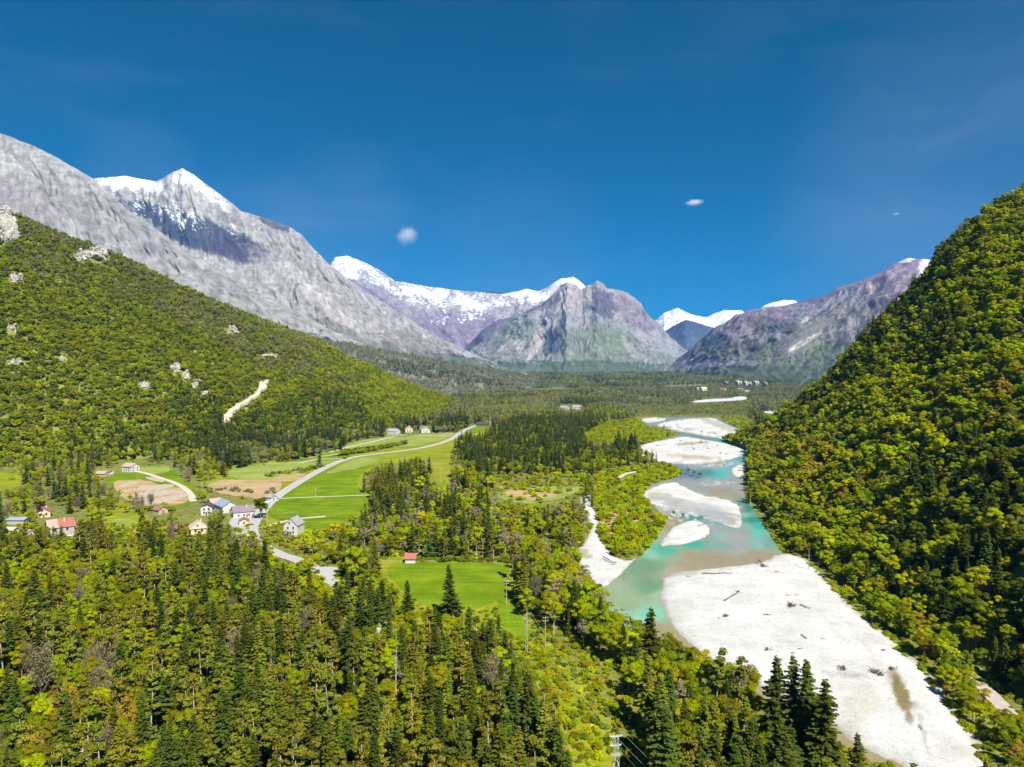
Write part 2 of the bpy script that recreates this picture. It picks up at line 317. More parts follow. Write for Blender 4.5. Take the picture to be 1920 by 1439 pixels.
ridge_mesh('snowy_summit', [(1400, 600, 13500), (1432, 573, 13500), (1450, 567, 13400), (1470, 563, 13400), (1490, 564, 13500), (1530, 590, 13500)],
    [(1400, 700, 11000), (1530, 700, 11000)], 120, 60, 100, 400, 10, 1.0, base_col=(0.3, 0.3, 0.34), snow=[(1465, 575, 90, 40, 0, 1.0)], material=M_rock2, seed=44)
ridge_mesh('wooded_mountain', [(1160, 690, 10300), (1205, 660, 10300), (1235, 628, 10300), (1262, 612, 10200), (1285, 601, 10100), (1305, 605, 10100), (1330, 614, 10200), (1380, 622, 10300), (1450, 640, 10400)],
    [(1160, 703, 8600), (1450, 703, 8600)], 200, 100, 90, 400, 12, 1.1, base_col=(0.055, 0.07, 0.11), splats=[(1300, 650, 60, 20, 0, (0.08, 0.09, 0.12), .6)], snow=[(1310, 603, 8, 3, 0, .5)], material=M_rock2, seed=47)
ridge_mesh('mountain_flank', [(1240, 704, 5900), (1262, 692, 5900), (1285, 672, 5800), (1310, 645, 5700), (1335, 622, 5600), (1365, 602, 5500), (1400, 584, 5500), (1435, 577, 5500), (1475, 573, 5400), (1510, 566, 5300), (1550, 553, 5200), (1570, 541, 5200), (1610, 528, 5100), (1650, 512, 5000), (1675, 495, 5000), (1700, 486, 5000), (1730, 486, 5000), (1757, 490, 4950), (1800, 470, 4900), (1900, 430, 4800), (2050, 380, 4700)],
    [(1240, 712, 4300), (1450, 716, 3400), (1700, 735, 2800), (2050, 740, 2500)], 520, 260, 120, 240, 5, 1.25, base_col=(0.15, 0.142, 0.185),
    splats=[(1420, 600, 60, 14, -12, (0.15, 0.10, 0.13), .7), (1450, 610, 50, 14, 10, (0.06, 0.075, 0.08), .7), (1345, 650, 30, 30, 0, (0.035, 0.05, 0.07), .9), (1560, 620, 120, 40, -25, (0.12, 0.14, 0.10), .65), (1500, 660, 160, 26, 0, (0.085, 0.11, 0.07), .8), (1390, 640, 50, 26, -40, (0.14, 0.12, 0.13), .6),
            (1500, 700, 260, 18, 0, (0.055, 0.075, 0.045), .9), (1540, 550, 34, 14, -20, (0.08, 0.08, 0.11), .7), (1680, 540, 60, 40, -30, (0.21, 0.16, 0.21), .7), (1600, 590, 70, 30, -40, (.16, .145, .165), .6), (1508, 640, 34, 4, -32, (0.40, 0.36, 0.37), .8), (1545, 576, 16, 4, -45, (.4, .36, .37), .7), (1508, 602, 10, 4, -45, (.36, .33, .34), .7),
            (1700, 487, 16, 5, -12, (0.55, 0.52, 0.52), .9), (1738, 507, 16, 22, 0, (0.52, 0.49, 0.5), .9), (1632, 540, 8, 12, 0, (.36, .32, .35), .6), (1395, 690, 26, 6, 0, (.04, .055, .03), .8), (1470, 672, 14, 4, -20, (.05, .06, .04), .8), (1330, 695, 6, 3, 0, (.3, .28, .28), .5)],
    material=M_rock2, seed=53)
ridge_mesh('mountain_buttress', [(1370, 706, 4600), (1400, 690, 4500), (1425, 668, 4400), (1450, 650, 4300), (1475, 633, 4300), (1500, 618, 4350), (1540, 600, 4500), (1580, 590, 4700), (1640, 580, 4900)],
    [(1370, 716, 3800), (1640, 722, 3300)], 220, 130, 60, 220, 6, 1.25, base_col=(0.125, 0.125, 0.125), splats=[(1510, 640, 40, 5, -30, (.40, .37, .37), .7), (1500, 690, 150, 20, 0, (.07, .095, .055), .8), (1560, 640, 60, 30, -20, (.12, .15, .1), .7)], material=M_rock2, seed=59)
foot, FT = ridge_mesh('foothill', [(440, 620, 2900), (520, 630, 2900), (600, 640, 2900), (660, 648, 2900), (720, 660, 3000), (800, 674, 3100), (880, 688, 3300), (950, 700, 3500), (1010, 710, 3700)],
    [(440, 760, 1500), (700, 740, 1900), (850, 730, 2300), (1010, 722, 2800)], 260, 120, 26, 160, 5, 1.1, base_col=(0.13, 0.14, 0.10), splats=[(760, 695, 160, 10, 12, (.16, .17, .12), .7)], material=M_rock, seed=61, back=300)
# ------------------------------------------------------------------ near hills
M_hill = attr_mat('hill_soil', 0.15, 0.4, 0.5, 0.6)
hillL, HL = ridge_mesh('left_hill', [(-420, 330, 1000), (-200, 350, 1020), (-40, 378, 1050), (0, 400, 1060), (40, 414, 1080), (100, 440, 1100), (180, 472, 1130), (250, 500, 1150), (330, 540, 1180), (400, 572, 1200), (500, 612, 1260), (560, 632, 1300), (600, 650, 1320), (640, 672, 1360), (700, 698, 1430), (750, 725, 1500), (790, 742, 1580), (815, 752, 1650), (840, 756, 1750)],
    [(-420, 890, 630), (-100, 885, 640), (60, 872, 680), (250, 862, 715), (400, 850, 770), (520, 834, 850), (640, 812, 960), (740, 796, 1100), (800, 785, 1270), (830, 772, 1450), (845, 765, 1600)], 420, 200, 26, 120, 3, 1.02,
    base_col=(0.17, 0.19, 0.03), material=M_hill, seed=71, zb=4, back=500, back_drop=.6)
hillR, HR = ridge_mesh('right_hill', [(1401, 846, 800), (1440, 806, 770), (1480, 775, 720), (1540, 728, 690), (1600, 662, 670), (1650, 605, 655), (1700, 558, 650), (1745, 505, 645), (1762, 480, 640), (1790, 450, 635), (1850, 402, 620), (1920, 366, 600), (2000, 326, 570), (2200, 230, 500), (2600, 60, 400), (3300, -250, 300), (4200, -600, 230)],
    [(1401, 853, 755), (1393, 880, 650), (1395, 915, 550), (1415, 950, 475), (1450, 990, 411), (1480, 1040, 352), (1540, 1080, 316), (1620, 1130, 280), (1700, 1180, 252), (1790, 1240, 224), (1880, 1300, 202), (1960, 1365, 183), (2060, 1430, 167), (2250, 1560, 142), (2600, 1760, 115), (3300, 2200, 82), (4200, 2900, 56)], 420, 220, 15, 75, 2, 1.0,
    base_col=(0.12, 0.14, 0.02), material=M_hill, seed=83, zb=3, back=130, back_drop=.85)
# ------------------------------------------------------------------ ground sheet
def axis(a, b, n, k):
    t = np.linspace(-1, 1, n) if a < 0 and abs(a) == b else np.linspace(0, 1, n)
    return np.sinh(t * k) / math.sinh(k) * b
gx = axis(-22000, 22000, 241, 6.0); gy = np.concatenate([-axis(0, 3000, 30, 3)[:0:-1], axis(0, 30000, 260, 6.5)])
GX, GY = np.meshgrid(gx, gy)
GZ = -np.abs(fbm(GX / 60, GY / 60, 3, 5)) * 0.8 * sst(20, 80, np.abs(GX) + np.abs(GY)) * 0 - 0.0 + zg(GX, GY)
GPX, GPY = proj(GX, np.maximum(GY, 30.), 0)
gcol = np.ones(GX.shape + (3,)) * np.array([0.16, 0.17, 0.035])
far = sst(1100, 2600, GY)[..., None]; gcol = gcol * (1 - far) + np.array([0.085, 0.095, 0.05]) * far
nn = fbm(GX / 35, GY / 35, 5, 9)[..., None]; gcol = gcol * (1 + 0.5 * nn)
idx = np.arange(GX.size).reshape(GX.shape); q = np.stack([idx[:-1, :-1], idx[:-1, 1:], idx[1:, 1:], idx[1:, :-1]], -1).reshape(-1, 4)
M_ground = attr_mat('forest_floor', 0.25, 0.5, 0.6, 0.3)
link('ground', mesh_np('ground', np.stack([GX, GY, GZ], -1).reshape(-1, 3), q, [M_ground], gcol.reshape(-1, 3), smooth=True), kind='structure')
# ------------------------------------------------------------------ flat patches traced on the valley floor
def smooth_outline(poly, step=6.0, wob=1.2, seed=0, rounds=1):
    p = np.array(poly, float)
    for _ in range(rounds):
        q = np.roll(p, -1, 0); p = np.stack([0.75 * p + 0.25 * q, 0.25 * p + 0.75 * q], 1).reshape(-1, 2)
    out = []
    for i in range(len(p)):
        a, b = p[i], p[(i + 1) % len(p)]; n = max(1, int(np.hypot(*(b - a)) / step))
        for k in range(n): out.append(a + (b - a) * k / n)
    p = np.array(out)
    sc = np.clip((p[:, 1] - 690) / 250, 0.08, 1.2)
    s = np.cumsum(np.hypot(*(np.roll(p, -1, 0) - p).T))
    p[:, 0] += wob * 3 * sc * (fbm(s / 26, s * 0 + seed, 3, seed + 100) + 1.2 * fbm(s / 75, s * 0 + seed, 2, seed + 130)); p[:, 1] += wob * 2 * sc * (fbm(s / 26, s * 0 + seed + 50, 3, seed + 200) + .9 * fbm(s / 75, s * 0 + seed + 50, 2, seed + 230))
    return p
def patch(name, poly, z, material, colf=None, step=6.0, dome=0.0, rim=3.0, dens=None, wob=1.2, seed=0, rounds=1, **kw):
    out = smooth_outline(poly, step, wob, seed, rounds)
    dens = dens or step * 1.6
    x0, y0 = out.min(0); x1, y1 = out.max(0)
    g = np.stack(np.meshgrid(np.arange(x0, x1, dens), np.arange(y0, y1, max(dens * 0.5, 1.2))), -1).reshape(-1, 2)
    g += RNG.uniform(-.25, .25, g.shape) * dens
    g = g[inpoly(g[:, 0], g[:, 1], out)]
    d2 = np.full(len(g), 1e9)
    for o_ in out: d2 = np.minimum(d2, (g[:, 0] - o_[0]) ** 2 + (g[:, 1] - o_[1]) ** 2)
    g = g[d2 > (dens * .35) ** 2]
    vs = [Vector(p) for p in np.concatenate([out, g])]
    r = delaunay_2d_cdt(vs, [], [list(range(len(out)))], 1, 1e-4)
    pv = np.array([tuple(v) for v in r[0]]); fs = [f for f in r[2]]
    x, y = G(pv[:, 0], pv[:, 1], z)
    if y.max() > 2400:
        for _ in range(8): x, y = G(pv[:, 0], pv[:, 1], z + zg(x, y))
    zz = z + zg(x, y)
    if dome:
        ox, oy = G(out[:, 0], out[:, 1], z); dd = np.full(len(x), 1e9)
        for a, b in zip(ox, oy): dd = np.minimum(dd, (x - a) ** 2 + (y - b) ** 2)
        dd = np.sqrt(dd); zz = zz - 0.12 + dome * sst(0, rim, dd) * (1 + 0.3 * fbm(x / 14, y / 14, 3, seed + 4))
    tint = colf(pv[:, 0], pv[:, 1], x, y) if colf else None
    if dome: tint = tint * (np.array([.60, .56, .48]) + (1 - np.array([.60, .56, .48])) * sst(0, rim * .55, dd + 1.2 * fbm(x / 5, y / 5, 3, 2))[:, None])
    me = mesh_np(name, np.stack([x, y, zz], -1), fs, [material], tint)
    bm = bmesh.new(); bm.from_mesh(me); bmesh.ops.recalc_face_normals(bm, faces=bm.faces)
    if sum(f.normal.z for f in bm.faces) < 0: bmesh.ops.reverse_faces(bm, faces=bm.faces)
    bm.to_mesh(me); bm.free(); me.polygons.foreach_set('use_smooth', np.ones(len(me.polygons), bool))
    kw.setdefault('kind', 'structure')
    return link(name, me, **kw)
RIVER = [(1680, 1460), (1590, 1405), (1480, 1340), (1380, 1280), (1310, 1240), (1255, 1200), (1190, 1190), (1150, 1165), (1135, 1125), (1126, 1098), (1160, 1075), (1190, 1050), (1215, 1030), (1232, 1005), (1250, 975), (1225, 950), (1203, 930), (1213, 912), (1255, 900), (1278, 890), (1265, 874), (1228, 866), (1198, 850), (1194, 838), (1215, 830), (1270, 818), (1278, 812), (1240, 805), (1212, 800), (1198, 790), (1203, 782), (1340, 781), (1355, 790), (1395, 806), (1410, 822), (1420, 846), (1402, 866), (1392, 890), (1392, 930), (1415, 960), (1442, 1000), (1465, 1035), (1500, 1045), (1565, 1110), (1645, 1190), (1725, 1260), (1775, 1340), (1850, 1439), (1930, 1560), (1780, 1560)]
TEAL = (0.035, 0.185, 0.14); JADE = (0.13, 0.225, 0.12); PALE = (0.22, 0.29, 0.165); TAN = (0.26, 0.215, 0.12); GRYB = (0.255, 0.25, 0.225); FOAM = (0.62, 0.66, 0.66); DBL = (0.07, 0.14, 0.20)
WCP = [(1180, 1130, PALE), (1165, 1105, PALE), (1215, 1100, JADE), (1220, 1150, (.16, .38, .27)), (1205, 1060, JADE), (1190, 1165, (.22, .40, .30)), (1235, 1060, JADE), (1240, 1035, (.06, .30, .21)), (1300, 1022, (.05, .28, .2)), (1230, 1000, PALE), (1245, 965, TAN), (1258, 985, TAN), (1228, 1040, (.2, .36, .24)),
       (1235, 1180, TAN), (1252, 1190, TAN), (1290, 1225, TAN), (1240, 1120, (.24, .32, .2)), (1310, 1240, TAN), (1330, 1045, TAN), (1280, 1055, TAN), (1400, 1045, TAN), (1340, 1060, TAN), (1445, 1045, TAN), (1260, 1068, (.30, .26, .17)), (1360, 1020, (.17, .27, .22)), (1380, 1005, GRYB), (1420, 1020, (.17, .33, .28)), (1440, 1020, (.13, .25, .2)), (1340, 990, GRYB), (1350, 1003, (.2, .3, .27)),
       (1310, 968, TEAL), (1345, 978, (.06, .27, .22)), (1335, 968, GRYB), (1360, 1010, GRYB), (1330, 1015, (.16, .26, .2)), (1410, 975, TEAL), (1403, 955, TEAL), (1395, 945, (.02, .2, .18)), (1425, 985, (.03, .3, .23)), (1415, 1000, (.1, .34, .27)), (1392, 985, (.2, .3, .23)), (1395, 965, (.16, .32, .24)), (1385, 950, TAN), (1345, 922, TAN), (1375, 930, TAN), (1320, 915, (.22, .25, .2)), (1290, 905, GRYB), (1330, 905, GRYB), (1370, 905, GRYB), (1240, 915, GRYB), (1215, 935, TAN), (1220, 945, GRYB), (1250, 950, (.3, .33, .34)), (1300, 950, (.33, .36, .37)), (1350, 965, (.33, .36, .36)), (1290, 935, (.42, .45, .45)),
       (1280, 885, DBL), (1300, 890, DBL), (1330, 886, TEAL), (1345, 888, (.03, .36, .31)), (1360, 885, (.12, .32, .3)), (1385, 890, GRYB), (1340, 875, GRYB), (1370, 868, (.18, .3, .29)), (1395, 860, (.1, .28, .24)), (1410, 848, (.08, .26, .22)), (1395, 832, (.03, .2, .18)), (1370, 828, (.06, .22, .2)), (1320, 822, (.14, .2, .19)), (1280, 817, (.17, .2, .19)), (1260, 785, (.2, .22, .2)), (1320, 868, (.22, .28, .29)),
       (1350, 950, GRYB), (1320, 985, GRYB), (1385, 1030, GRYB), (1300, 1038, TAN), (1320, 905, GRYB), (1350, 905, GRYB), (1300, 875, GRYB), (1390, 1015, GRYB), (1360, 1050, TAN), (1420, 1040, TAN), (1260, 1050, (.2, .26, .15)), (1398, 1000, GRYB), (1390, 920, GRYB),
       (1600, 1400, TAN), (1500, 1350, TAN), (1660, 1440, TAN)]
def watercol(px, py, x, y):
    w_ = np.zeros(len(px)); c = np.zeros((len(px), 3))
    px = px + 5 * fbm(px / 25, py / 14, 3, 4); py = py + 3 * fbm(px / 25 + 9, py / 14, 3, 6)
    for cx, cy_, k in WCP:
        d = ((px - cx) * 0.75) ** 2 + ((py - cy_) * 1.5) ** 2; g = 1 / (d + 40) ** 2.2
        w_ += g; c += g[:, None] * np.array(k)
    c = c / w_[:, None] * (1 + 0.16 * fbm(x / 5, y / 22, 4, 3))[:, None]
    for cx, cy_, rx, ry in ((1300, 955, 100, 34), (1340, 870, 60, 8), (1345, 905, 40, 8), (1225, 938, 24, 12)):   # riffles over the shoals
        w2 = sst(1.1, .5, np.hypot((px - cx) / rx, (py - cy_) / ry)) * sst(.02, .35, fbm(x / 2.5, y / 9, 4, 8)) * .75
        c = c * (1 - w2[:, None]) + np.array(FOAM) * w2[:, None]
    return c
m, nt, o = mat('river_water'); b = N(nt, 'ShaderNodeBsdfPrincipled'); b.inputs['Roughness'].default_value = 0.3; b.inputs['IOR'].default_value = 1.33; b.inputs['Specular IOR Level'].default_value = 0.22
at = N(nt, 'ShaderNodeAttribute', attribute_name='tint'); n = noise_n(nt, 0.9, 8, 0.7)
r = ramp(nt, n.outputs['Fac'], [(0.3, (.86,) * 3), (0.7, (1.12,) * 3)])
L(nt, mixc(nt, 1.0, at.outputs['Color'], r.outputs['Color'], 'MULTIPLY'), b.inputs['Base Color'])
n2 = noise_n(nt, 1.4, 6, 0.6); bp = N(nt, 'ShaderNodeBump'); bp.inputs['Strength'].default_value = 0.25; bp.inputs['Distance'].default_value = 0.15
L(nt, n2.outputs['Fac'], bp.inputs['Height']); L(nt, bp.outputs['Normal'], b.inputs['Normal']); L(nt, b.outputs[0], o.inputs[0]); M_water = m
patch('river', RIVER, 0.10, M_water, watercol, step=4, dens=4, seed=1)
# gravel
m, nt, o = mat('river_gravel'); b = N(nt, 'ShaderNodeBsdfPrincipled'); b.inputs['Roughness'].default_value = 0.95; b.inputs['Specular IOR Level'].default_value = 0.1
at = N(nt, 'ShaderNodeAttribute', attribute_name='tint')
n = noise_n(nt, 2.2, 10, 0.8); r = ramp(nt, n.outputs['Fac'], [(0.30, (.62,) * 3), (0.48, (.97,) * 3), (0.7, (1.1,) * 3)])
n4 = noise_n(nt, 0.55, 8, 0.85); n3 = noise_n(nt, 0.07, 6, 0.6); r3 = ramp(nt, n3.outputs['Fac'], [(0.36, (.86, .85, .83)), (0.6, (1.04,) * 3)])
c = mixc(nt, 1.0, at.outputs['Color'], r.outputs['Color'], 'MULTIPLY'); c = mixc(nt, 1.0, c, r3.outputs['Color'], 'MULTIPLY'); r4 = ramp(nt, n4.outputs['Fac'], [(0.34, (.76,) * 3), (0.50, (1.,) * 3), (.7, (1.08,) * 3)]); c = mixc(nt, 1.0, c, r4.outputs['Color'], 'MULTIPLY'); L(nt, c, b.inputs['Base Color'])
bp = N(nt, 'ShaderNodeBump'); bp.inputs['Strength'].default_value = 0.7; bp.inputs['Distance'].default_value = 0.25
L(nt, n.outputs['Fac'], bp.inputs['Height']); L(nt, bp.outputs['Normal'], b.inputs['Normal']); L(nt, b.outputs[0], o.inputs[0]); M_gravel = m
GW = (0.55, 0.55, 0.545)
def gcolf(spl):
    def f(px, py, x, y):
        c = np.ones((len(px), 3)) * np.array(GW); nz = fbm(x / 9, y / 9, 4, 12)
        return splat(c, px, py, spl, nz, 0.5) * (1 + 0.10 * fbm(x / 25, y / 50, 4, 15))[:, None]
    return f
TG = (0.40, 0.37, 0.31); GG = (0.36, 0.355, 0.34)
BAR_MAIN = [(1240, 1076), (1300, 1068), (1380, 1060), (1430, 1052), (1462, 1036), (1500, 1040), (1545, 1080), (1600, 1140), (1665, 1190), (1730, 1245), (1775, 1300), (1815, 1360), (1880, 1440), (1960, 1560), (1790, 1540), (1700, 1444), (1640, 1418), (1590, 1392), (1540, 1350), (1480, 1310), (1420, 1285), (1370, 1262), (1315, 1228), (1275, 1196), (1248, 1163), (1236, 1125), (1238, 1092)]
patch('gravel_bar', BAR_MAIN, 0.12, M_gravel, gcolf([(1690, 1310, 14, 50, -22, (0.17, 0.135, 0.045), .95), (1702, 1345, 9, 22, -14, (0.24, 0.18, 0.12), .9), (1672, 1268, 14, 8, 20, (0.24, 0.19, 0.12), .7), (1725, 1360, 3, 70, -14, GG, .8), (1605, 1340, 30, 60, 30, (.47, .45, .40), .6), (1270, 1080, 40, 6, 0, TG, .7), (1590, 1270, 26, 6, 10, (.38, .32, .26), .5), (1560, 1180, 4, 60, -40, (.47, .46, .44), .6), (1250, 1160, 6, 40, -15, TG, .5), (1650, 1430, 60, 8, 25, TG, .6), (1580, 1270, 50, 3, 6, GG, .6), (1640, 1240, 4, 60, -40, (.46, .45, .43), .5)]), step=6, dens=8, dome=1.1, rim=7, seed=2)
patch('gravel_islet', [(1231, 1026), (1249, 1000), (1264, 981), (1298, 975), (1320, 980), (1338, 993), (1327, 1006), (1308, 1014), (1270, 1021)], 0.12, M_gravel, gcolf([(1270, 985, 12, 3, 0, TG, .5)]), step=4, dens=5, dome=.8, rim=4, seed=3)
patch('gravel_shoal', [(1202, 932), (1216, 918), (1245, 906), (1275, 906), (1298, 920), (1330, 930), (1378, 940), (1389, 960), (1395, 990), (1376, 993), (1345, 980), (1305, 966), (1275, 960), (1245, 952), (1218, 946)], 0.12, M_gravel, gcolf([(1310, 955, 80, 13, 14, (0.30, 0.31, 0.32), .8), (1340, 968, 44, 10, 20, (.27, .29, .31), .7), (1235, 932, 26, 10, 0, (.33, .33, .31), .8)]), step=3, dens=3.5, dome=.35, rim=4, seed=4, wob=2.2)
patch('gravel_bar', [(1190, 838), (1230, 827), (1274, 818), (1300, 820), (1345, 828), (1380, 836), (1410, 846), (1384, 858), (1345, 866), (1312, 871), (1262, 871), (1222, 864), (1198, 853)], 0.12, M_gravel, gcolf([(1300, 858, 50, 4, 4, (0.40, 0.31, 0.24), .8), (1290, 833, 26, 3, -5, (0.2, 0.22, 0.09), .7), (1320, 831, 12, 2.5, 8, (.25, .23, .2), .7), (1215, 845, 16, 5, 0, (.52, .45, .40), .6), (1310, 840, 40, 2, 0, (.42, .41, .4), .5)]), step=3.5, dens=5, dome=.9, rim=6, seed=5)
patch('gravel_bar', [(1203, 784), (1222, 782), (1250, 784), (1244, 790), (1216, 794), (1202, 790)], 0.12, M_gravel, gcolf([]), step=3, dens=5, dome=.8, rim=5, seed=6, wob=.6)
patch('gravel_bar', [(1225, 797), (1252, 789), (1290, 784), (1338, 782), (1350, 789), (1380, 803), (1404, 814), (1402, 828), (1370, 826), (1335, 820), (1296, 814), (1256, 806)], 0.12, M_gravel, gcolf([(1350, 798, 50, 6, 18, (0.24, 0.23, 0.12), .5), (1262, 801, 12, 1.6, 0, (.2, .2, .2), .6), (1290, 806, 20, 1.6, 5, (.22, .21, .2), .6), (1330, 812, 16, 1.5, 5, (.25, .24, .23), .6)]), step=3, dens=5, dome=.9, rim=6, seed=7, wob=.6)
patch('gravel_bar', [(1368, 880), (1382, 872), (1394, 866), (1392, 896), (1375, 893)], 0.12, M_gravel, gcolf([]), step=3, dens=5, dome=.7, rim=3, seed=8)
for i, pl in enumerate([[(1296, 752), (1330, 748), (1370, 747), (1382, 743), (1402, 744), (1398, 750), (1340, 753), (1300, 755)], [(1428, 771), (1450, 770), (1480, 772), (1478, 776), (1435, 775)], [(1318, 766), (1332, 764), (1334, 767), (1320, 768)], [(1272, 741), (1292, 740), (1294, 742), (1275, 743)]]):
    patch('gravel_bank', pl, 0.4, M_gravel, gcolf([]), step=3, dens=6, seed=20 + i, wob=.2)
BEACH = [(1078, 1035), (1098, 1015), (1112, 992), (1100, 965), (1088, 948), (1085, 935), (1096, 922), (1104, 936), (1110, 955), (1120, 970), (1119, 1000), (1132, 1022), (1150, 1044), (1175, 1052), (1198, 1042), (1176, 1066), (1150, 1090), (1128, 1104), (1112, 1090), (1085, 1055)]
patch('gravel_beach', BEACH, 0.14, M_gravel, gcolf([(1090, 1035, 12, 5, 0, (.3, .22, .1), .6), (1100, 1044, 14, 4, 0, (.24, .22, .12), .6), (1140, 1055, 14, 2, 30, (.3, .28, .24), .5)]), step=4, dens=6, dome=.5, rim=3, seed=9)
# fields
def field_mat(name, a, b_, c_, sc=0.05):
    m, nt, o = mat(name); b = N(nt, 'ShaderNodeBsdfPrincipled'); b.inputs['Roughness'].default_value = 1; b.inputs['Specular IOR Level'].default_value = 0.05
    n = noise_n(nt, sc, 7, 0.6); r = ramp(nt, n.outputs['Fac'], [(0.30, a), (0.5, b_), (0.72, c_)])
    n2 = noise_n(nt, 1.6, 6, 0.8); r2 = ramp(nt, n2.outputs['Fac'], [(0.3, (.72,) * 3), (0.7, (1.25,) * 3)])
    tc = N(nt, 'ShaderNodeTexCoord'); mp = N(nt, 'ShaderNodeMapping'); mp.inputs['Rotation'].default_value = (0, 0, .75); mp.inputs['Scale'].default_value = (.02, .28, 1); L(nt, tc.outputs['Object'], mp.inputs['Vector'])
    n3 = noise_n(nt, 1.0, 4, .6, vec=mp.outputs[0]); r3 = ramp(nt, n3.outputs['Fac'], [(.34, (.76, .80, .8)), (.66, (1.2, 1.14, 1.1))])   # mowing lines
    L(nt, mixc(nt, 1.0, mixc(nt, 1.0, r.outputs['Color'], r2.outputs['Color'], 'MULTIPLY'), r3.outputs['Color'], 'MULTIPLY'), b.inputs['Base Color']); L(nt, b.outputs[0], o.inputs[0]); return m
MF_lush = field_mat('lush_grass', (0.085, 0.15, 0.004), (0.13, 0.21, 0.006), (0.20, 0.27, 0.010))
MF_pale = field_mat('pale_grass', (0.17, 0.23, 0.04), (0.23, 0.29, 0.06), (0.29, 0.31, 0.09))
MF_yell = field_mat('meadow_grass', (0.15, 0.185, 0.010), (0.21, 0.24, 0.014), (0.29, 0.28, 0.035))
MF_dry = field_mat('dry_reed', (0.33, 0.23, 0.12), (0.42, 0.30, 0.17), (0.30, 0.24, 0.10))
MF_pave = simple('pale_gravel_yard', (0.40, 0.33, 0.27), .9, .4, .3)
CLEAR = []   # traced visible areas that trees must not cover
SOFT = []    # areas with low shrubs only
def field(poly, m, z, name='meadow', clear=True, soft=False, **k):
    if soft: SOFT.append(poly)
    elif clear: CLEAR.append(poly)
    k.setdefault('wob', 2.6)
    patch(name, poly, z, m, step=6, dens=24, **k)
field([(400, 880), (430, 868), (560, 862), (650, 845), (760, 836), (850, 812), (880, 808), (920, 795), (920, 806), (905, 830), (850, 850), (835, 858), (800, 858), (700, 878), (680, 905), (695, 935), (688, 955), (640, 985), (600, 1005), (560, 1012), (540, 1000), (500, 980), (475, 960), (480, 930), (400, 920), (370, 900)], MF_yell, 0.05, clear=False, seed=30)
field([(530, 922), (600, 882), (650, 866), (720, 856), (745, 858), (720, 872), (672, 888), (670, 915), (695, 930), (690, 950), (640, 985), (600, 995), (560, 985), (500, 968), (505, 940)], MF_lush, 0.11, seed=31)
field([(655, 862), (760, 842), (840, 825), (855, 832), (830, 850), (780, 858), (700, 872), (650, 882), (612, 888)], MF_yell, 0.17, seed=32)
field([(645, 866), (700, 856), (720, 860), (690, 872), (640, 884), (605, 892)], MF_pale, 0.24, seed=33)
field([(500, 962), (540, 952), (600, 930), (690, 932), (688, 950), (640, 985), (590, 990), (555, 970), (520, 975)], MF_lush, 0.24, seed=34, wob=.5)
field([(428, 880), (500, 868), (600, 862), (640, 858), (610, 868), (540, 900), (500, 905), (430, 898)], MF_pale, 0.11, seed=35, soft=True)
field([(540, 864), (600, 858), (655, 850), (655, 858), (600, 866)], MF_lush, 0.17, seed=36, wob=.4)
field([(600, 848), (700, 836), (770, 826), (765, 832), (700, 846), (640, 855), (600, 856)], MF_lush, 0.17, seed=37, wob=.4)
field([(700, 835), (770, 815), (850, 811), (848, 818), (800, 832), (720, 842)], MF_pale, 0.24, seed=38, wob=.4)
field([(640, 838), (680, 824), (740, 818), (790, 822), (740, 838), (690, 846), (650, 846)], MF_pale, 0.17, seed=39, wob=.4)
field([(885, 795), (920, 794), (922, 802), (895, 812), (880, 812)], MF_lush, 0.17, seed=40, wob=.3)
field([(385, 905), (440, 898), (525, 900), (530, 912), (505, 935), (450, 932), (395, 925)], MF_dry, 0.24, seed=41, soft=True)
field([(548, 890), (575, 886), (565, 898), (530, 905), (500, 900)], MF_dry, 0.3, seed=42, clear=False)
field([(262, 875), (320, 872), (330, 892), (370, 915), (355, 950), (300, 960), (250, 950), (200, 912), (195, 895), (225, 885)], MF_lush, 0.11, seed=43)
field([(262, 873), (318, 873), (316, 884), (290, 890), (262, 884)], MF_pale, 0.17, seed=44, clear=False)
field([(205, 908), (250, 900), (300, 905), (345, 916), (362, 932), (330, 945), (268, 952), (232, 935)], MF_dry, .15, seed=63, wob=3.5, clear=False)
for pl in [[(222, 908), (256, 903), (262, 906), (240, 911), (226, 914)], [(252, 914), (292, 910), (318, 908), (330, 911), (300, 917), (262, 920)], [(246, 925), (290, 919), (338, 918), (350, 924), (322, 928), (276, 931), (255, 933)], [(256, 938), (296, 931), (346, 926), (356, 930), (330, 937), (300, 944), (262, 947)], [(270, 893), (288, 892), (312, 903), (296, 903), (276, 898)], [(186, 884), (212, 880), (214, 888), (192, 890)]]:
    patch('gravel_yard', pl, 0.2, MF_pave, step=3, dens=9, seed=int(pl[0][1]), wob=2.0)
field([(-30, 885), (30, 886), (42, 895), (38, 915), (-30, 925)], MF_yell, 0.11, seed=46, soft=True)
field([(170, 940), (260, 945), (290, 990), (240, 1005), (190, 1000), (160, 965)], MF_yell, 0.11, seed=47, clear=False)
field([(200, 975), (255, 972), (262, 1000), (230, 1010), (205, 1000)], MF_pale, 0.17, seed=48, soft=True)
field([(690, 1056), (730, 1040), (800, 1044), (900, 1046), (965, 1055), (985, 1090), (1000, 1200), (960, 1220), (900, 1220), (860, 1220), (790, 1200), (740, 1160), (700, 1120), (680, 1075)], MF_yell, 0.11, seed=49, clear=False)
CLEAR.append([(702, 1060), (728, 1046), (800, 1049), (960, 1055), (968, 1080), (958, 1120), (930, 1142), (880, 1150), (800, 1134), (750, 1112), (715, 1085)])
field([(722, 1060), (800, 1054), (880, 1052), (945, 1060), (962, 1080), (945, 1115), (915, 1135), (870, 1150), (800, 1140), (760, 1115), (730, 1085)], MF_lush, 0.17, seed=50)
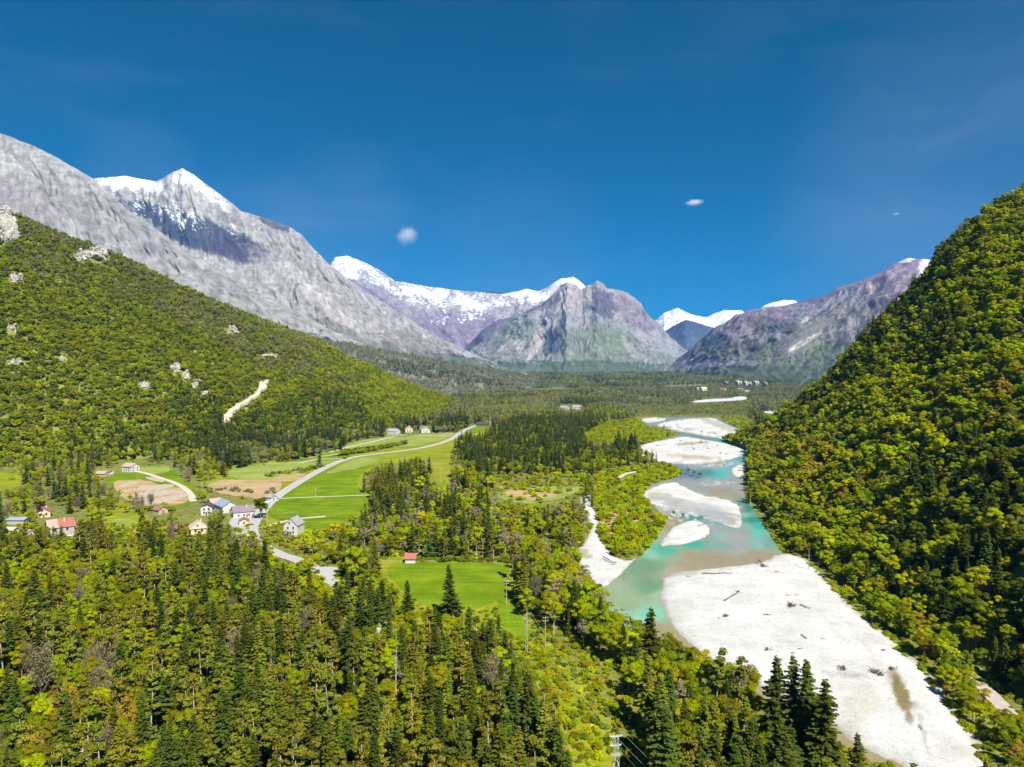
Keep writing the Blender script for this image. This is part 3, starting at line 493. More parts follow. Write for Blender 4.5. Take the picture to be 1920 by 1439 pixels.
field([(935, 1110), (955, 1095), (975, 1150), (1000, 1190), (990, 1205), (960, 1190), (930, 1150)], MF_lush, 0.24, seed=51)
field([(925, 1150), (975, 1150), (1010, 1190), (1060, 1230), (1110, 1290), (1150, 1350), (1175, 1439), (1180, 1530), (1060, 1530), (1080, 1439), (1050, 1360), (1010, 1290), (975, 1230), (940, 1190)], MF_yell, 0.17, seed=52, clear=False)
field([(925, 925), (960, 915), (1030, 912), (1092, 912), (1088, 925), (1040, 940), (970, 942), (930, 938)], MF_pale, 0.17, seed=53, soft=True)
field([(945, 920), (1000, 918), (1050, 926), (1010, 936), (955, 936)], MF_dry, 0.24, seed=54, clear=False)
field([(1120, 965), (1140, 955), (1190, 960), (1205, 985), (1170, 1005), (1135, 1008), (1122, 990)], MF_dry, 0.2, seed=55, soft=True)
field([(815, 860), (850, 855), (845, 880), (840, 920), (812, 905), (800, 880)], MF_yell, 0.17, seed=56, soft=True)
field([(1110, 812), (1160, 790), (1205, 800), (1270, 812), (1205, 832), (1150, 842), (1110, 832)], MF_yell, 0.17, seed=57, clear=False)
MF_far = field_mat('distant_hay_meadow', (0.12, 0.15, 0.04), (0.16, 0.19, 0.05), (0.20, 0.20, 0.07))
for i_, pl in enumerate([[(975, 729), (1040, 726), (1100, 728), (1050, 730)], [(1240, 724), (1320, 722), (1330, 724), (1250, 726)], [(1180, 745), (1235, 743), (1260, 744), (1210, 747)]]):
    field(pl, MF_far, .6, seed=80 + i_, wob=.5, soft=True)
field([(1140, 706), (1200, 704.5), (1240, 706), (1200, 708)], MF_yell, 2, seed=59, clear=False, wob=.1)
CLEAR += [[(1078, 1035), (1098, 1015), (1112, 992), (1100, 965), (1085, 935), (1098, 926), (1110, 955), (1120, 970), (1119, 1000), (1132, 1022), (1150, 1046), (1190, 1046), (1150, 1090), (1128, 1100), (1112, 1088), (1085, 1055)],
          [(1140, 1110), (1180, 1070), (1230, 1035), (1250, 975), (1215, 932), (1230, 905), (1278, 892), (1300, 900), (1390, 900), (1400, 950), (1450, 1030), (1500, 1050), (1530, 1090), (1560, 1140), (1640, 1200), (1700, 1260), (1740, 1330), (1800, 1439), (1640, 1420), (1590, 1390), (1545, 1300), (1430, 1250), (1340, 1220), (1310, 1225), (1250, 1190), (1180, 1150)],
          [(1290, 880), (1400, 830), (1400, 815), (1340, 783), (1205, 783), (1205, 790), (1275, 810), (1275, 818), (1200, 838), (1240, 850), (1300, 866), (1290, 876)], [(1296, 750), (1380, 743), (1402, 743), (1398, 751), (1300, 756)], [(1430, 770), (1480, 771), (1478, 777), (1432, 776)]]
# roads
M_road = simple('worn_asphalt', (0.38, 0.37, 0.365), .9, .12, .4, .1); M_dirt = simple('pale_track_gravel', (0.50, 0.45, 0.36), .95, .2, .5, .2)
M_paint = simple('road_paint', (0.7, 0.7, 0.68), .8, .1, 2)
def road(pts, wid, m, z=0.3, name='road', clear=True, lines=False, **kw):
    p = np.array(pts, float); x, y = G(p[:, 0], p[:, 1], z); q = np.stack([x, y], 1)
    for _ in range(3):
        a = 0.75 * q[:-1] + 0.25 * q[1:]; b = 0.25 * q[:-1] + 0.75 * q[1:]
        q = np.concatenate([q[:1], np.stack([a, b], 1).reshape(-1, 2), q[-1:]])
    t = np.gradient(q, axis=0); t /= np.linalg.norm(t, axis=1)[:, None] + 1e-9; n_ = np.stack([-t[:, 1], t[:, 0]], 1)
    def rib(nm, off, w_, zz, mm, parent=None, **k2):
        l = q + n_ * (off + w_ / 2); r_ = q + n_ * (off - w_ / 2); k = len(q)
        v = np.concatenate([np.c_[l, np.full(k, zz)], np.c_[r_, np.full(k, zz)]]); f = np.array([[i, i + k, i + k + 1, i + 1] for i in range(k - 1)])
        return link(nm, mesh_np(nm, v, f, [mm]), parent, **k2)
    o = rib(name, 0, wid, z, m, kind='structure')
    if lines:
        for off in (-wid / 2 + .35, wid / 2 - .35): rib('edge_line', off, .22, z + .02, M_paint, o)
    if clear:
        a, b = proj(*(q + n_ * wid * .45).T, z); c, d = proj(*(q - n_ * wid * .45).T, z)
        CLEAR.append(list(zip(a, b)) + list(zip(c[::-1], d[::-1])))
    return o
MAINROAD = [(935, 790), (893, 797), (866, 808), (850, 822), (820, 833), (780, 842), (720, 849), (672, 855), (640, 863), (610, 876), (580, 892), (550, 910), (525, 926), (508, 940), (490, 960), (475, 980), (470, 1000), (490, 1022), (525, 1040), (560, 1050), (590, 1066), (620, 1088), (650, 1112), (700, 1160), (735, 1190), (760, 1230), (800, 1300)]
road(MAINROAD[:14], 7.5, M_road, lines=True); road(MAINROAD[13:], 6.5, M_road, .31, clear=False)
CLEAR += [[(512, 1018), (530, 1026), (565, 1045), (576, 1058), (540, 1056), (512, 1044)], [(462, 990), (485, 985), (500, 1004), (484, 1010)], [(722, 1172), (740, 1185), (752, 1200), (740, 1200), (728, 1188)], [(590, 1064), (630, 1064), (634, 1068), (618, 1085), (632, 1098), (618, 1098), (600, 1080)]]
patch('road_junction', [(588, 1063), (632, 1062), (634, 1070), (622, 1084), (630, 1100), (608, 1086)], 0.34, M_road, step=4, dens=10, wob=.3, seed=3)
patch('paved_yard', [(430, 975), (455, 955), (478, 948), (490, 950), (482, 975), (470, 995), (445, 1005), (425, 990)], 0.34, M_road, step=4, dens=10, wob=.3, seed=4)
road([(247, 883), (270, 886), (300, 896), (325, 904), (345, 914), (358, 926), (362, 940)], 4.5, M_dirt, .34)
road([(560, 868), (600, 860), (640, 860)], 4, M_dirt, .26, 'track'); road([(618, 848), (660, 836), (700, 828), (735, 818), (760, 816)], 4, M_dirt, .28, 'track')
road([(560, 858), (600, 856), (660, 848), (720, 840), (760, 832)], 3.5, M_dirt, .28, 'track')
road([(800, 811), (830, 812), (868, 813), (920, 815)], 3.5, M_dirt, .28, 'track'); road([(655, 818), (700, 819), (760, 815), (800, 817), (865, 818)], 3, M_dirt, .28, 'track')
road([(515, 935), (560, 933), (610, 931), (690, 928)], 2.6, M_dirt, .3, 'track'); road([(490, 990), (530, 978), (560, 972), (610, 968)], 3.5, M_dirt, .3, 'track')
road([(700, 1038), (760, 1037), (850, 1038), (930, 1040), (990, 1035)], 2.6, M_dirt, .3, 'track', clear=False)
road([(1098, 930), (1130, 905), (1160, 896), (1170, 888), (1195, 884)], 5, M_dirt, .3, 'track', clear=False)
CLEAR.append([(1158, 893), (1192, 882), (1196, 886), (1168, 900)])
road([(1700, 1165), (1780, 1232), (1840, 1285), (1880, 1325), (1930, 1375), (2010, 1440)], 4.5, simple('riverside_track', (.42, .36, .33), .95, .2, .5, .2), 0.5, 'riverside_track', clear=False)
RTRACK = [(1800, 1252), (1850, 1290), (1900, 1335), (1930, 1370), (1930, 1395), (1880, 1370), (1840, 1320)]
patch('paved_yard', [(120, 1412), (150, 1398), (166, 1400), (165, 1425), (140, 1450), (120, 1445)], .3, M_road, step=5, dens=12, wob=.5, seed=6)
CLEAR.append([(135, 1400), (162, 1400), (160, 1420), (140, 1430)])
# ------------------------------------------------------------------ trees
def quads(C, A, B):
    """cards: centres C, half-axes A, B -> verts, faces"""
    n = len(C); v = np.stack([C - A - B, C + A - B, C + A + B, C - A + B], 1).reshape(-1, 3)
    return v, np.arange(4 * n).reshape(n, 4)
def unit(a): return a / (np.linalg.norm(a, axis=-1, keepdims=True) + 1e-9)
def cards_out(C, Nn, size, rng, jit=0.8, asp=0.75):
    n = len(C); Nn = unit(Nn + rng.normal(0, jit, (n, 3))); t = unit(np.cross(Nn, rng.normal(0, 1, (n, 3)))); b = np.cross(Nn, t)
    s = size * rng.uniform(.6, 1.35, (n, 1)); return quads(C, t * s * .5, b * s * .5 * asp)
def tube_np(p0, p1, r0, r1, k=5):
    p0 = np.array(p0, float); p1 = np.array(p1, float); d = unit(p1 - p0); a = unit(np.cross(d, [0.3, 0.9, 0.1])); b = np.cross(d, a)
    w_ = np.arange(k) * 2 * math.pi / k; ring = np.cos(w_)[:, None] * a + np.sin(w_)[:, None] * b
    v = np.concatenate([p0 + ring * r0, p1 + ring * r1]); f = np.array([[i, (i + 1) % k, k + (i + 1) % k, k + i] for i in range(k)]); return v, f
def join(parts):
    vs = []; fs = []; n = 0
    for v, f in parts: vs.append(v); fs.append(f + n); n += len(v)
    return np.concatenate(vs), np.concatenate(fs)
def spruce(seed, h=20., wd=3.6, lod=0, start=0.10, droop=0.32, sparse=1.0):
    rng = np.random.default_rng(seed); tr = [tube_np((0, 0, -2), (0, 0, h * .5), .28, .18), tube_np((0, 0, h * .5), (0, 0, h * .99), .18, .02, 4)]
    step = [0.55, 0.95, 2.0][lod]; nb0 = [11, 7, 5][lod]; C = []; A = []; B = []; lob = rng.uniform(0, 6.28, 3); la = rng.uniform(.06, .22, 3)
    z = h * start
    while z < h * 0.97:
        rel = (z - h * start) / (h * (1 - start)); rr = wd * (1 - rel) ** 0.8 * (0.55 + 0.45 * min(1, rel * 6 + .3)) + .25
        nb = max(4, int(nb0 * sparse * (0.6 + 0.6 * (1 - rel)))); a0 = rng.uniform(0, 6.28)
        for i in range(nb):
            a = a0 + i * 6.283 / nb + rng.normal(0, .22); r_ = rr * rng.uniform(.5, 1.22) * (1 + la[0] * math.sin(a + lob[0] + z * .35) + la[1] * math.sin(2 * a + lob[1] - z * .8))
            if rng.random() < .10: continue
            ns = [4, 2, 1][lod] if r_ > 1.2 else 1
            zz = z + rng.normal(0, .15); dr = droop * rng.uniform(.5, 1.4)
            for k in range(ns):
                f0 = (k + .15) / ns; f1 = (k + 1.1) / ns
                def pt(f): return np.array([math.cos(a) * r_ * f, math.sin(a) * r_ * f, zz - dr * r_ * f + 0.30 * dr * r_ * f * f * 1.4])
                p, q_ = pt(f0), pt(f1); d = (q_ - p) / 2; side = np.array([-math.sin(a), math.cos(a), 0]) * (0.20 + .20 * r_ * (1 - f0 * .75)) * [1, 1.15, 1.7][lod]
                for sgn in (-1, 1):
                    C.append((p + q_) / 2 + side * sgn * .5 + [0, 0, -.10 * r_ * .3]); A.append(d); B.append(side * .5 + np.array([0, 0, -sgn * .28 * np.linalg.norm(side)]) + rng.normal(0, .04, 3))
        z += step * (0.75 + .5 * rng.random()) * (1.0 if rel < .7 else .7)
    return join(tr), quads(np.array(C), np.array(A), np.array(B))
def pine(seed, h=20., lod=0, wd=3.2):
    rng = np.random.default_rng(seed); bend = rng.normal(0, .8, 2)
    top = np.array([bend[0], bend[1], h * .97]); mid = np.array([bend[0] * .5, bend[1] * .5, h * .55])
    tr = [tube_np((0, 0, -2), mid, .26, .17), tube_np(mid, top, .17, .04)]
    C = []; Nn = []; nl = 20 if lod == 0 else 12
    for i in range(nl):
        t = rng.uniform(.42, 1.0); a = rng.uniform(0, 6.28); r_ = wd * (1.08 - t) ** .45 * rng.uniform(.45, 1.1) * (.7 if t > .93 else 1)
        c = np.array([math.cos(a) * r_ * .75, math.sin(a) * r_ * .75, h * t - .2]); tk = np.array([bend[0] * t, bend[1] * t, h * t - .8])
        tr.append(tube_np(tk, c + [bend[0] * t, bend[1] * t, 0], .07, .03, 3)); c = c + [bend[0] * t, bend[1] * t, 0]
        m_ = 70 if lod == 0 else 22; p = rng.normal(0, 1, (m_, 3)); p = unit(p) * rng.uniform(.5, 1, (m_, 1)); sz = rng.uniform(.8, 1.5)
        C.append(c + p * [sz, sz, sz * .42]); Nn.append(p + [0, 0, .7])
    C = np.concatenate(C); Nn = np.concatenate(Nn)
    return join(tr), cards_out(C, Nn, .55 if lod == 0 else 1.0, rng, .6, .6)
def broad(seed, h=13., wd=4.6, lod=0, lobes=20, airy=0.0, base=.28):
    rng = np.random.default_rng(seed); tr = [tube_np((0, 0, -2), (0, 0, h * .42), .25, .17)]
    C = []; Nn = []; m_ = [210, 100, 16][lod]; sz = [.29, .46, 1.15][lod]
    zc = h * (base + (1 - base) * .5); hz = h * (1 - base) * .5
    for i in range(lobes):
        d = unit(rng.normal(0, 1, 3)); d[2] = d[2] * .9 + .15; k = rng.uniform(.45, .82)
        c = np.array([d[0] * wd * k, d[1] * wd * k, zc + d[2] * hz * k]); rr = rng.uniform(.18, .42) * wd * (1.05 - .3 * k)
        if lod < 2: tr.append(tube_np((0, 0, h * rng.uniform(.25, .5)), c, .09, .03, 3))
        p = unit(rng.normal(0, 1, (m_, 3))); p[:, 2] = np.abs(p[:, 2]) * .95 - .22 * rng.random(m_); rad = rng.uniform(.72, 1.08, (m_, 1)) if not airy else rng.uniform(.3, 1.15, (m_, 1))
        q_ = c + p * rad * [rr, rr, rr * .8]; C.append(q_); Nn.append(p + [0, 0, .35])
    C = np.concatenate(C); Nn = np.concatenate(Nn)
    if airy: keep = rng.random(len(C)) > airy; C = C[keep]; Nn = Nn[keep]
    return join(tr), cards_out(C, Nn, sz, rng, .38 + airy * .5)
def bare(seed, h=13., wd=4., n=60):
    rng = np.random.default_rng(seed); tr = [tube_np((0, 0, -2), (0, 0, h * .45), .22, .14), tube_np((0, 0, h * .45), (.2, .1, h * .92), .14, .03)]
    tw = []; C = []
    for i in range(n):
        z0 = rng.uniform(.22, .85) * h; a = rng.uniform(0, 6.28); r_ = wd * rng.uniform(.5, 1) * (1.15 - z0 / h) ** .5
        p0 = np.array([0, 0, z0]); p1 = np.array([math.cos(a) * r_ * .55, math.sin(a) * r_ * .55, z0 + r_ * .7]); p2 = p1 + [math.cos(a) * r_ * .4, math.sin(a) * r_ * .4, r_ * .75]
        tw.append(tube_np(p0, p1, .07, .045, 3)); tw.append(tube_np(p1, p2, .045, .015, 3))
        for k in range(5):
            q0 = p1 + (p2 - p1) * rng.random(); q1 = q0 + rng.normal(0, .45, 3) * r_ * .5 + [0, 0, .5]; tw.append(tube_np(q0, q1, .03, .012, 3)); C.append(q1); C.append((q0 + q1) / 2)
    C = np.repeat(np.array(C), 2, 0); C = C + rng.normal(0, .4, C.shape)
    cv, cf = cards_out(C, rng.normal(0, 1, C.shape), .22, rng, .5)
    return join(tr), join([join(tw), (cv, cf)])
def shrub(seed, lod=0, flat=.8):
    rng = np.random.default_rng(seed); C = []; Nn = []; tr = [tube_np((0, 0, -.6), (.1, 0, .9), .06, .03, 4)]
    for i in range(9):
        a = rng.uniform(0, 6.28); r_ = rng.uniform(0, .62); c = np.array([math.cos(a) * r_, math.sin(a) * r_, rng.uniform(.25, .8) * flat]); m_ = 46 if lod == 0 else 14
        p = unit(rng.normal(0, 1, (m_, 3))); p[:, 2] = np.abs(p[:, 2]) - .15; C.append(c + p * rng.uniform(.6, 1.05, (m_, 1)) * .42); Nn.append(p + [0, 0, .3])
    return join(tr), cards_out(np.concatenate(C), np.concatenate(Nn), .17 if lod == 0 else .33, rng, .6)
def snag(seed, h=12.):
    rng = np.random.default_rng(seed); tr = [tube_np((0, 0, -2), (0, 0, h * .6), .22, .13), tube_np((0, 0, h * .6), (.2, .1, h), .13, .03)]; tw = []
    for i in range(26):
        z0 = rng.uniform(.35, .97) * h; a = rng.uniform(0, 6.28); r_ = 1.9 * (1.15 - z0 / h) ** .6
        tw.append(tube_np((0, 0, z0), (math.cos(a) * r_, math.sin(a) * r_, z0 - .2 + .4 * rng.random()), .04, .012, 3))
    return join(tr), join(tw)
LEAF = {
 'spruce': leaf_mat('spruce_needles', (0.064, 0.084, 0.012), .4, .03, .15, .4),
 'olive_spruce': leaf_mat('olive_spruce_needles', (0.145, 0.16, 0.014), .38, .03, .2, .4),
 'far_conifer': leaf_mat('dark_conifer_needles', (0.040, 0.058, 0.016), .35, .02, .10, .3),
 'pine': leaf_mat('pine_needles', (0.18, 0.18, 0.018), .35, .03, .18, .4),
 'bright': leaf_mat('bright_green_leaves', (0.39, 0.43, 0.004), .28, .025, .52, .25),
 'yellow': leaf_mat('yellow_green_leaves', (0.46, 0.46, 0.008), .3, .025, .45, .35),
 'olive': leaf_mat('olive_leaves', (0.285, 0.305, 0.010), .32, .03, .52, .25),
 'deep': leaf_mat('deep_green_leaves', (0.14, 0.185, 0.010), .35, .02, .35, .3),
 'orange': leaf_mat('copper_orange_leaves', (0.42, 0.29, 0.03), .3, .025, .3, .3),
 'twig': leaf_mat('brown_twigs', (0.25, 0.21, 0.13), .3, .02, .1, .3),
 'grey': leaf_mat('grey_green_leaves', (0.21, 0.22, 0.11), .35, .03, .25, .3)}
M_bark = simple('grey_bark', (0.22, 0.17, 0.12), .9, .3, 3, .3); M_bark2 = simple('pale_bark', (0.42, 0.36, 0.28), .9, .25, 3, .2)
DEFS = []   # (key, kind, maker, leafkey, bark)
def d_(key, kind, fn, leafk, bark=M_bark): DEFS.append((key, kind, fn, leafk, bark))
SHAPES = {}
for i in range(6): SHAPES['spr0', i] = spruce(100 + i, 20, [3.3, 3.9, 2.6, 4.3, 3.6, 3.0][i], 0, [.12, .08, .3, .06, .42, .18][i], [.32, .25, .5, .3, .2, .4][i])
for i in range(4):
    SHAPES['spr1', i] = spruce(110 + i, 20, [3.3, 3.9, 3.0, 4.0][i], 1, .08)
for i in range(2): SHAPES['spr2', i] = spruce(120 + i, 18, 3.6, 2, .08)
for i in range(4): SHAPES['pin0', i] = pine(130 + i, 20, 0, [3.2, 3.8, 2.8, 3.5][i])
for i in range(5): SHAPES['bro0', i] = broad(140 + i, [13, 12, 14, 12, 15][i], [4.4, 5.0, 4.0, 4.8, 3.8][i], 0, 28)
for i in range(4): SHAPES['bro1', i] = broad(150 + i, [12, 11, 13, 12][i], [4.6, 5.0, 4.2, 4.8][i], 1, 19)
for i in range(2): SHAPES['bro2', i] = broad(160 + i, 12, 5, 2, 11)
for i in range(3): SHAPES['air0', i] = broad(170 + i, 14, 4.2, 0, 18, .45)
for i in range(3): SHAPES['bar0', i] = bare(180 + i, 13, 3.8)
for i in range(3): SHAPES['shr0', i] = shrub(190 + i, 0); SHAPES['shr1', i] = shrub(195 + i, 1)
KIND = {'spr': 'spruce_tree', 'pin': 'pine_tree', 'bro': 'broadleaf_tree', 'air': 'broadleaf_tree', 'bar': 'bare_tree', 'shr': 'shrub'}
PROTO = []; PIDX = {}
def proto(shape, i, leafk):
    k = (shape, i, leafk)
    if k not in PIDX:
        (tv, tf), (cv, cf) = SHAPES[shape, i]
        bark = M_bark2 if shape[:3] in ('pin', 'air') else M_bark
        PIDX[k] = len(PROTO); PROTO.append(dict(key=k, t=(tv, tf), c=(cv, cf), bark=bark, leaf=LEAF[leafk], h=float(cv[:, 2].max()), w=float(np.abs(cv[:, :2]).max())))
    return PIDX[k]
_mc = {}
def parts_mesh(pi):
    if pi not in _mc:
        p = PROTO[pi]; nm = KIND[p['key'][0][:3]]
        _mc[pi] = (mesh_np(nm + '_trunk', *p['t'], [p['bark']]), mesh_np(nm + '_crown', *p['c'], [p['leaf']]))
    return _mc[pi]
_jc = {}; PCOL = bpy.data.collections.new('tree_sources')
def joined(pi):
    if pi not in _jc:
        p = PROTO[pi]; v, f = join([p['t'], p['c']]); mi = np.r_[np.zeros(len(p['t'][1])), np.ones(len(p['c'][1]))]
        me = mesh_np('tree_%03d' % pi, v, f, [p['bark'], p['leaf']], midx=mi); _jc[pi] = me
    return _jc[pi]
# ------------------------------------------------------------------ scatter
TX = []  # rows: x,y,z, scale_xy, scale_z, rot, proto
def add(x, y, z, s, sz, pi):
    n = len(x); TX.append(np.stack([x, y, z, s * np.ones(n), sz * np.ones(n), RNG.uniform(0, 6.283, n), np.asarray(pi) * np.ones(n)], 1))
def lodname(sh, d): return {'spr': ['spr0', 'spr1', 'spr2'], 'bro': ['bro0', 'bro1', 'bro2'], 'shr': ['shr0', 'shr1', 'shr1']}[sh][0 if d < 330 else (1 if d < 1200 else 2)] if sh in ('spr', 'bro', 'shr') else (sh + '0')
NV = {'spr0': 6, 'spr1': 4, 'spr2': 2, 'pin0': 4, 'bro0': 5, 'bro1': 4, 'bro2': 2, 'air0': 3, 'bar0': 3, 'shr0': 3, 'shr1': 3}
def choose(d, mix, rng):
    """mix: list of (shape, leaf, weight, smin, smax)"""
    w_ = np.array([m_[2] for m_ in mix], float); w_ /= w_.sum(); k = rng.choice(len(mix), len(d), p=w_)
    pi = np.zeros(len(d), int); s = np.zeros(len(d))
    for i, (sh, lf, _, a, b_) in enumerate(mix):
        m_ = k == i; s[m_] = rng.uniform(a, b_, m_.sum())
        if sh in ('pin', 'air', 'bar') :
            far_ = m_ & (d > 700); near_ = m_ & ~far_; alt = 'spr2' if sh == 'pin' else 'bro2'
            for mm, nm in ((far_, alt), (near_, sh + '0')):
                v = rng.integers(0, NV[nm], mm.sum()); pi[mm] = [proto(nm, int(j), lf) for j in v]
        else:
            for lo, hi in ((0, 330), (330, 1200), (1200, 1e9)):
                mm = m_ & (d >= lo) & (d < hi)
                if not mm.any(): continue
                nm = lodname(sh, lo + 1); v = rng.integers(0, NV[nm], mm.sum()); pi[mm] = [proto(nm, int(j), lf) for j in v]
    return pi, s
ZONES = [  # (poly, keep probability, mix); first hit wins; else default by distance
 ([(985, 1165), (1040, 1175), (1100, 1235), (1150, 1310), (1180, 1400), (1190, 1700), (1060, 1700), (1080, 1439), (1045, 1350), (1000, 1270), (960, 1200)], 1.0,
    [('shr', 'yellow', 3, 1., 2.), ('shr', 'bright', 4, 1., 2.2), ('shr', 'orange', .35, 1., 1.8), ('shr', 'olive', 1, 1, 2), ('spr', 'spruce', .04, .3, .5)]),
 ([(945, 1040), (1075, 1040), (1130, 1120), (1180, 1200), (1300, 1250), (1390, 1310), (1420, 1380), (1300, 1400), (1220, 1340), (1150, 1290), (1080, 1200), (1030, 1150), (980, 1120)], 1.0,
    [('bro', 'bright', 4, .6, 1.0), ('bro', 'olive', 3, .6, 1.0), ('bro', 'yellow', 1.2, .6, .95), ('air', 'twig', 1, .7, 1.), ('spr', 'spruce', 1.0, .5, .9), ('air', 'bright', 1.5, .6, .9)]),
 ([(1150, 1290), (1420, 1300), (1620, 1420), (1800, 1700), (1200, 1700), (1170, 1400)], 1.0,
    [('spr', 'spruce', 3, .75, 1.1), ('spr', 'olive_spruce', 1.5, .7, 1.), ('bro', 'bright', 1.5, .6, .95), ('bro', 'olive', 2, .6, .95), ('pin', 'pine', 1, .7, 1.), ('air', 'yellow', .7, .6, .9)]),
 ([(1108, 935), (1100, 900), (1150, 880), (1262, 868), (1282, 885), (1262, 900), (1215, 925), (1250, 975), (1215, 1030), (1185, 1050), (1150, 1040), (1125, 1005)], 1.0,
    [('shr', 'bright', 5, 2.2, 3.8), ('shr', 'olive', 1.2, 2., 3.5), ('bro', 'bright', .6, .3, .5)]),
 ([(1095, 815), (1140, 790), (1200, 785), (1275, 810), (1240, 825), (1195, 838), (1120, 850), (1095, 840)], 1.0, [('shr', 'bright', 4, 2.5, 4.), ('shr', 'olive', 2, 2.5, 4.), ('bro', 'bright', .5, .4, .6)]),
 ([(1262, 792), (1300, 788), (1345, 782), (1400, 782), (1420, 800), (1412, 812), (1380, 803), (1330, 799)], .8, [('shr', 'olive', 3, 2., 3.5), ('shr', 'bright', 3, 2., 3.), ('bro', 'olive', .5, .4, .6)]),
 ([(1200, 762), (1420, 762), (1400, 782), (1200, 783)], .8, [('bro', 'grey', 3, .5, .8), ('bro', 'olive', 2, .5, .8)]),
 ([(1410, 800), (1440, 790), (1500, 770), (1520, 790), (1430, 860), (1405, 860)], .9, [('bro', 'olive', 2, .7, 1.), ('bro', 'bright', 2, .6, .9), ('spr', 'far_conifer', 1, .6, .9)]),
 ([(920, 890), (1110, 890), (1095, 930), (1060, 945), (930, 945)], .5, [('shr', 'bright', 2, 2, 3.2), ('shr', 'yellow', 1, 2, 3), ('bro', 'olive', 1, .4, .6)]),
 ([(735, 920), (840, 860), (900, 900), (960, 950), (1060, 950), (1095, 985), (1090, 1035), (950, 1042), (700, 1035), (760, 960)], .8,
    [('bro', 'bright', 2.5, .5, .85), ('bro', 'yellow', 1.2, .5, .9), ('bro', 'olive', 2.5, .5, .85), ('air', 'twig', 1, .6, .9), ('spr', 'spruce', 1.3, .6, .95), ('shr', 'olive', 1.2, 1.5, 3)]),
 ([(640, 880), (760, 840), (840, 850), (860, 920), (800, 960), (760, 1000), (690, 1030), (560, 1050), (540, 1010), (660, 950)], 1.0,
    [('spr', 'spruce', 4, .6, 1.1), ('spr', 'olive_spruce', 1.5, .8, 1.1), ('bro', 'yellow', .5, .7, 1.), ('bro', 'olive', 1, .6, .9), ('air', 'twig', .5, .7, .9)]),
 ([(640, 862), (850, 830), (1000, 782), (1160, 765), (1180, 800), (1080, 830), (1130, 870), (1080, 900), (900, 905), (860, 925)], 1.0,
    [('spr', 'spruce', 3.6, .6, 1.0), ('spr', 'far_conifer', 2.4, .6, 1.0), ('bro', 'bright', 1.8, .5, .85), ('bro', 'olive', 2.6, .5, .9), ('bro', 'yellow', .5, .5, .8), ('shr', 'bright', 1, 2, 4)]),
 ([(1080, 850), (1280, 850), (1270, 880), (1150, 895), (1080, 900)], .8, [('spr', 'spruce', 2, .5, .85), ('bro', 'bright', 2.5, .5, .8), ('bro', 'olive', 1.5, .5, .8)]),
 ([(800, 752), (1050, 746), (1060, 772), (960, 792), (880, 795), (800, 775)], .95, [('bro', 'olive', 3, .7, 1.), ('bro', 'grey', 2.5, .7, 1.), ('bar', 'twig', 1, .7, 1.), ('spr', 'far_conifer', 1, .7, 1.), ('bro', 'bright', .5, .6, .8)]),
 ([(1180, 728), (1530, 728), (1530, 782), (1200, 784), (1130, 760)], .85, [('bro', 'grey', 4, .7, 1.1), ('bro', 'olive', 1.5, .7, 1.), ('spr', 'far_conifer', 1.6, .7, 1.1), ('bar', 'twig', .8, .7, 1.)]),
 ([(-60, 1060), (320, 1060), (330, 1150), (150, 1230), (-60, 1240)], .95,
    [('bro', 'olive', 3, .6, .95), ('bro', 'bright', 3.4, .55, .9), ('air', 'bright', 1.6, .6, .95), ('air', 'yellow', 1.0, .6, .9), ('spr', 'spruce', .8, .6, .95), ('pin', 'pine', .8, .7, 1.), ('bar', 'twig', .3, .7, 1.), ('bro', 'yellow', .3, .5, .8)]),
 ([(-60, 1300), (300, 1240), (420, 1300), (330, 1420), (-60, 1500)], .8,
    [('pin', 'pine', 2, .7, 1.), ('bro', 'olive', 2, .5, .8), ('air', 'orange', .5, .5, .85), ('air', 'olive', 1.8, .5, .9), ('bro', 'bright', 1.5, .5, .8), ('bro', 'yellow', .3, .5, .75), ('spr', 'spruce', 1.3, .7, 1.0), ('bar', 'twig', .6, .7, 1.), ('shr', 'yellow', 1.2, 2, 3.5)]),
 ([(-60, 840), (420, 840), (420, 1000), (-60, 1000)], .38,
    [('bro', 'bright', 3, .5, .8), ('bro', 'olive', 3, .55, .85), ('spr', 'spruce', 2, .7, 1.), ('bar', 'twig', 1.0, .6, .9), ('pin', 'pine', .5, .7, .9), ('shr', 'bright', 1.5, 2, 3)]),
 ([(420, 930), (720, 930), (720, 1075), (420, 1075)], .6, [('bro', 'bright', 2, .5, .75), ('bro', 'olive', 2, .5, .8), ('spr', 'spruce', 2.5, .7, 1.), ('air', 'twig', .8, .5, .8), ('shr', 'bright', 1.5, 2, 3)]),
 ([(480, 1060), (660, 1060), (760, 1190), (600, 1190)], .8, [('bro', 'bright', 3, .45, .7), ('bro', 'olive', 1.5, .5, .8), ('shr', 'yellow', 1.2, 2, 3.5), ('spr', 'spruce', .8, .6, .9)]),
 ([(640, 1100), (960, 1130), (960, 1250), (660, 1230)], .75, [('spr', 'spruce', 2, .6, 1.), ('pin', 'pine', 1, .6, .9), ('bro', 'bright', 1.5, .5, .8), ('air', 'yellow', 1.2, .5, .8), ('bro', 'olive', 1.2, .5, .8)]),
]
FORE = [('spr', 'spruce', 3.4, .4, 1.0), ('spr', 'olive_spruce', 2.2, .4, .95), ('pin', 'pine', 2.2, .6, .95), ('bro', 'olive', 1.8, .5, .9), ('bro', 'bright', 1.0, .5, .85), ('air', 'yellow', .15, .5, .8), ('air', 'olive', 1.0, .6, .95), ('bar', 'twig', .12, .7, 1.)]
MIDF = [('bro', 'deep', 1.5, .6, 1.), ('spr', 'spruce', 1.5, .7, 1.1), ('bro', 'olive', 2.5, .6, 1.), ('bro', 'grey', 2, .6, 1.), ('spr', 'far_conifer', 2.5, .7, 1.1), ('bro', 'bright', .6, .6, .9), ('bar', 'twig', .5, .7, 1.)]
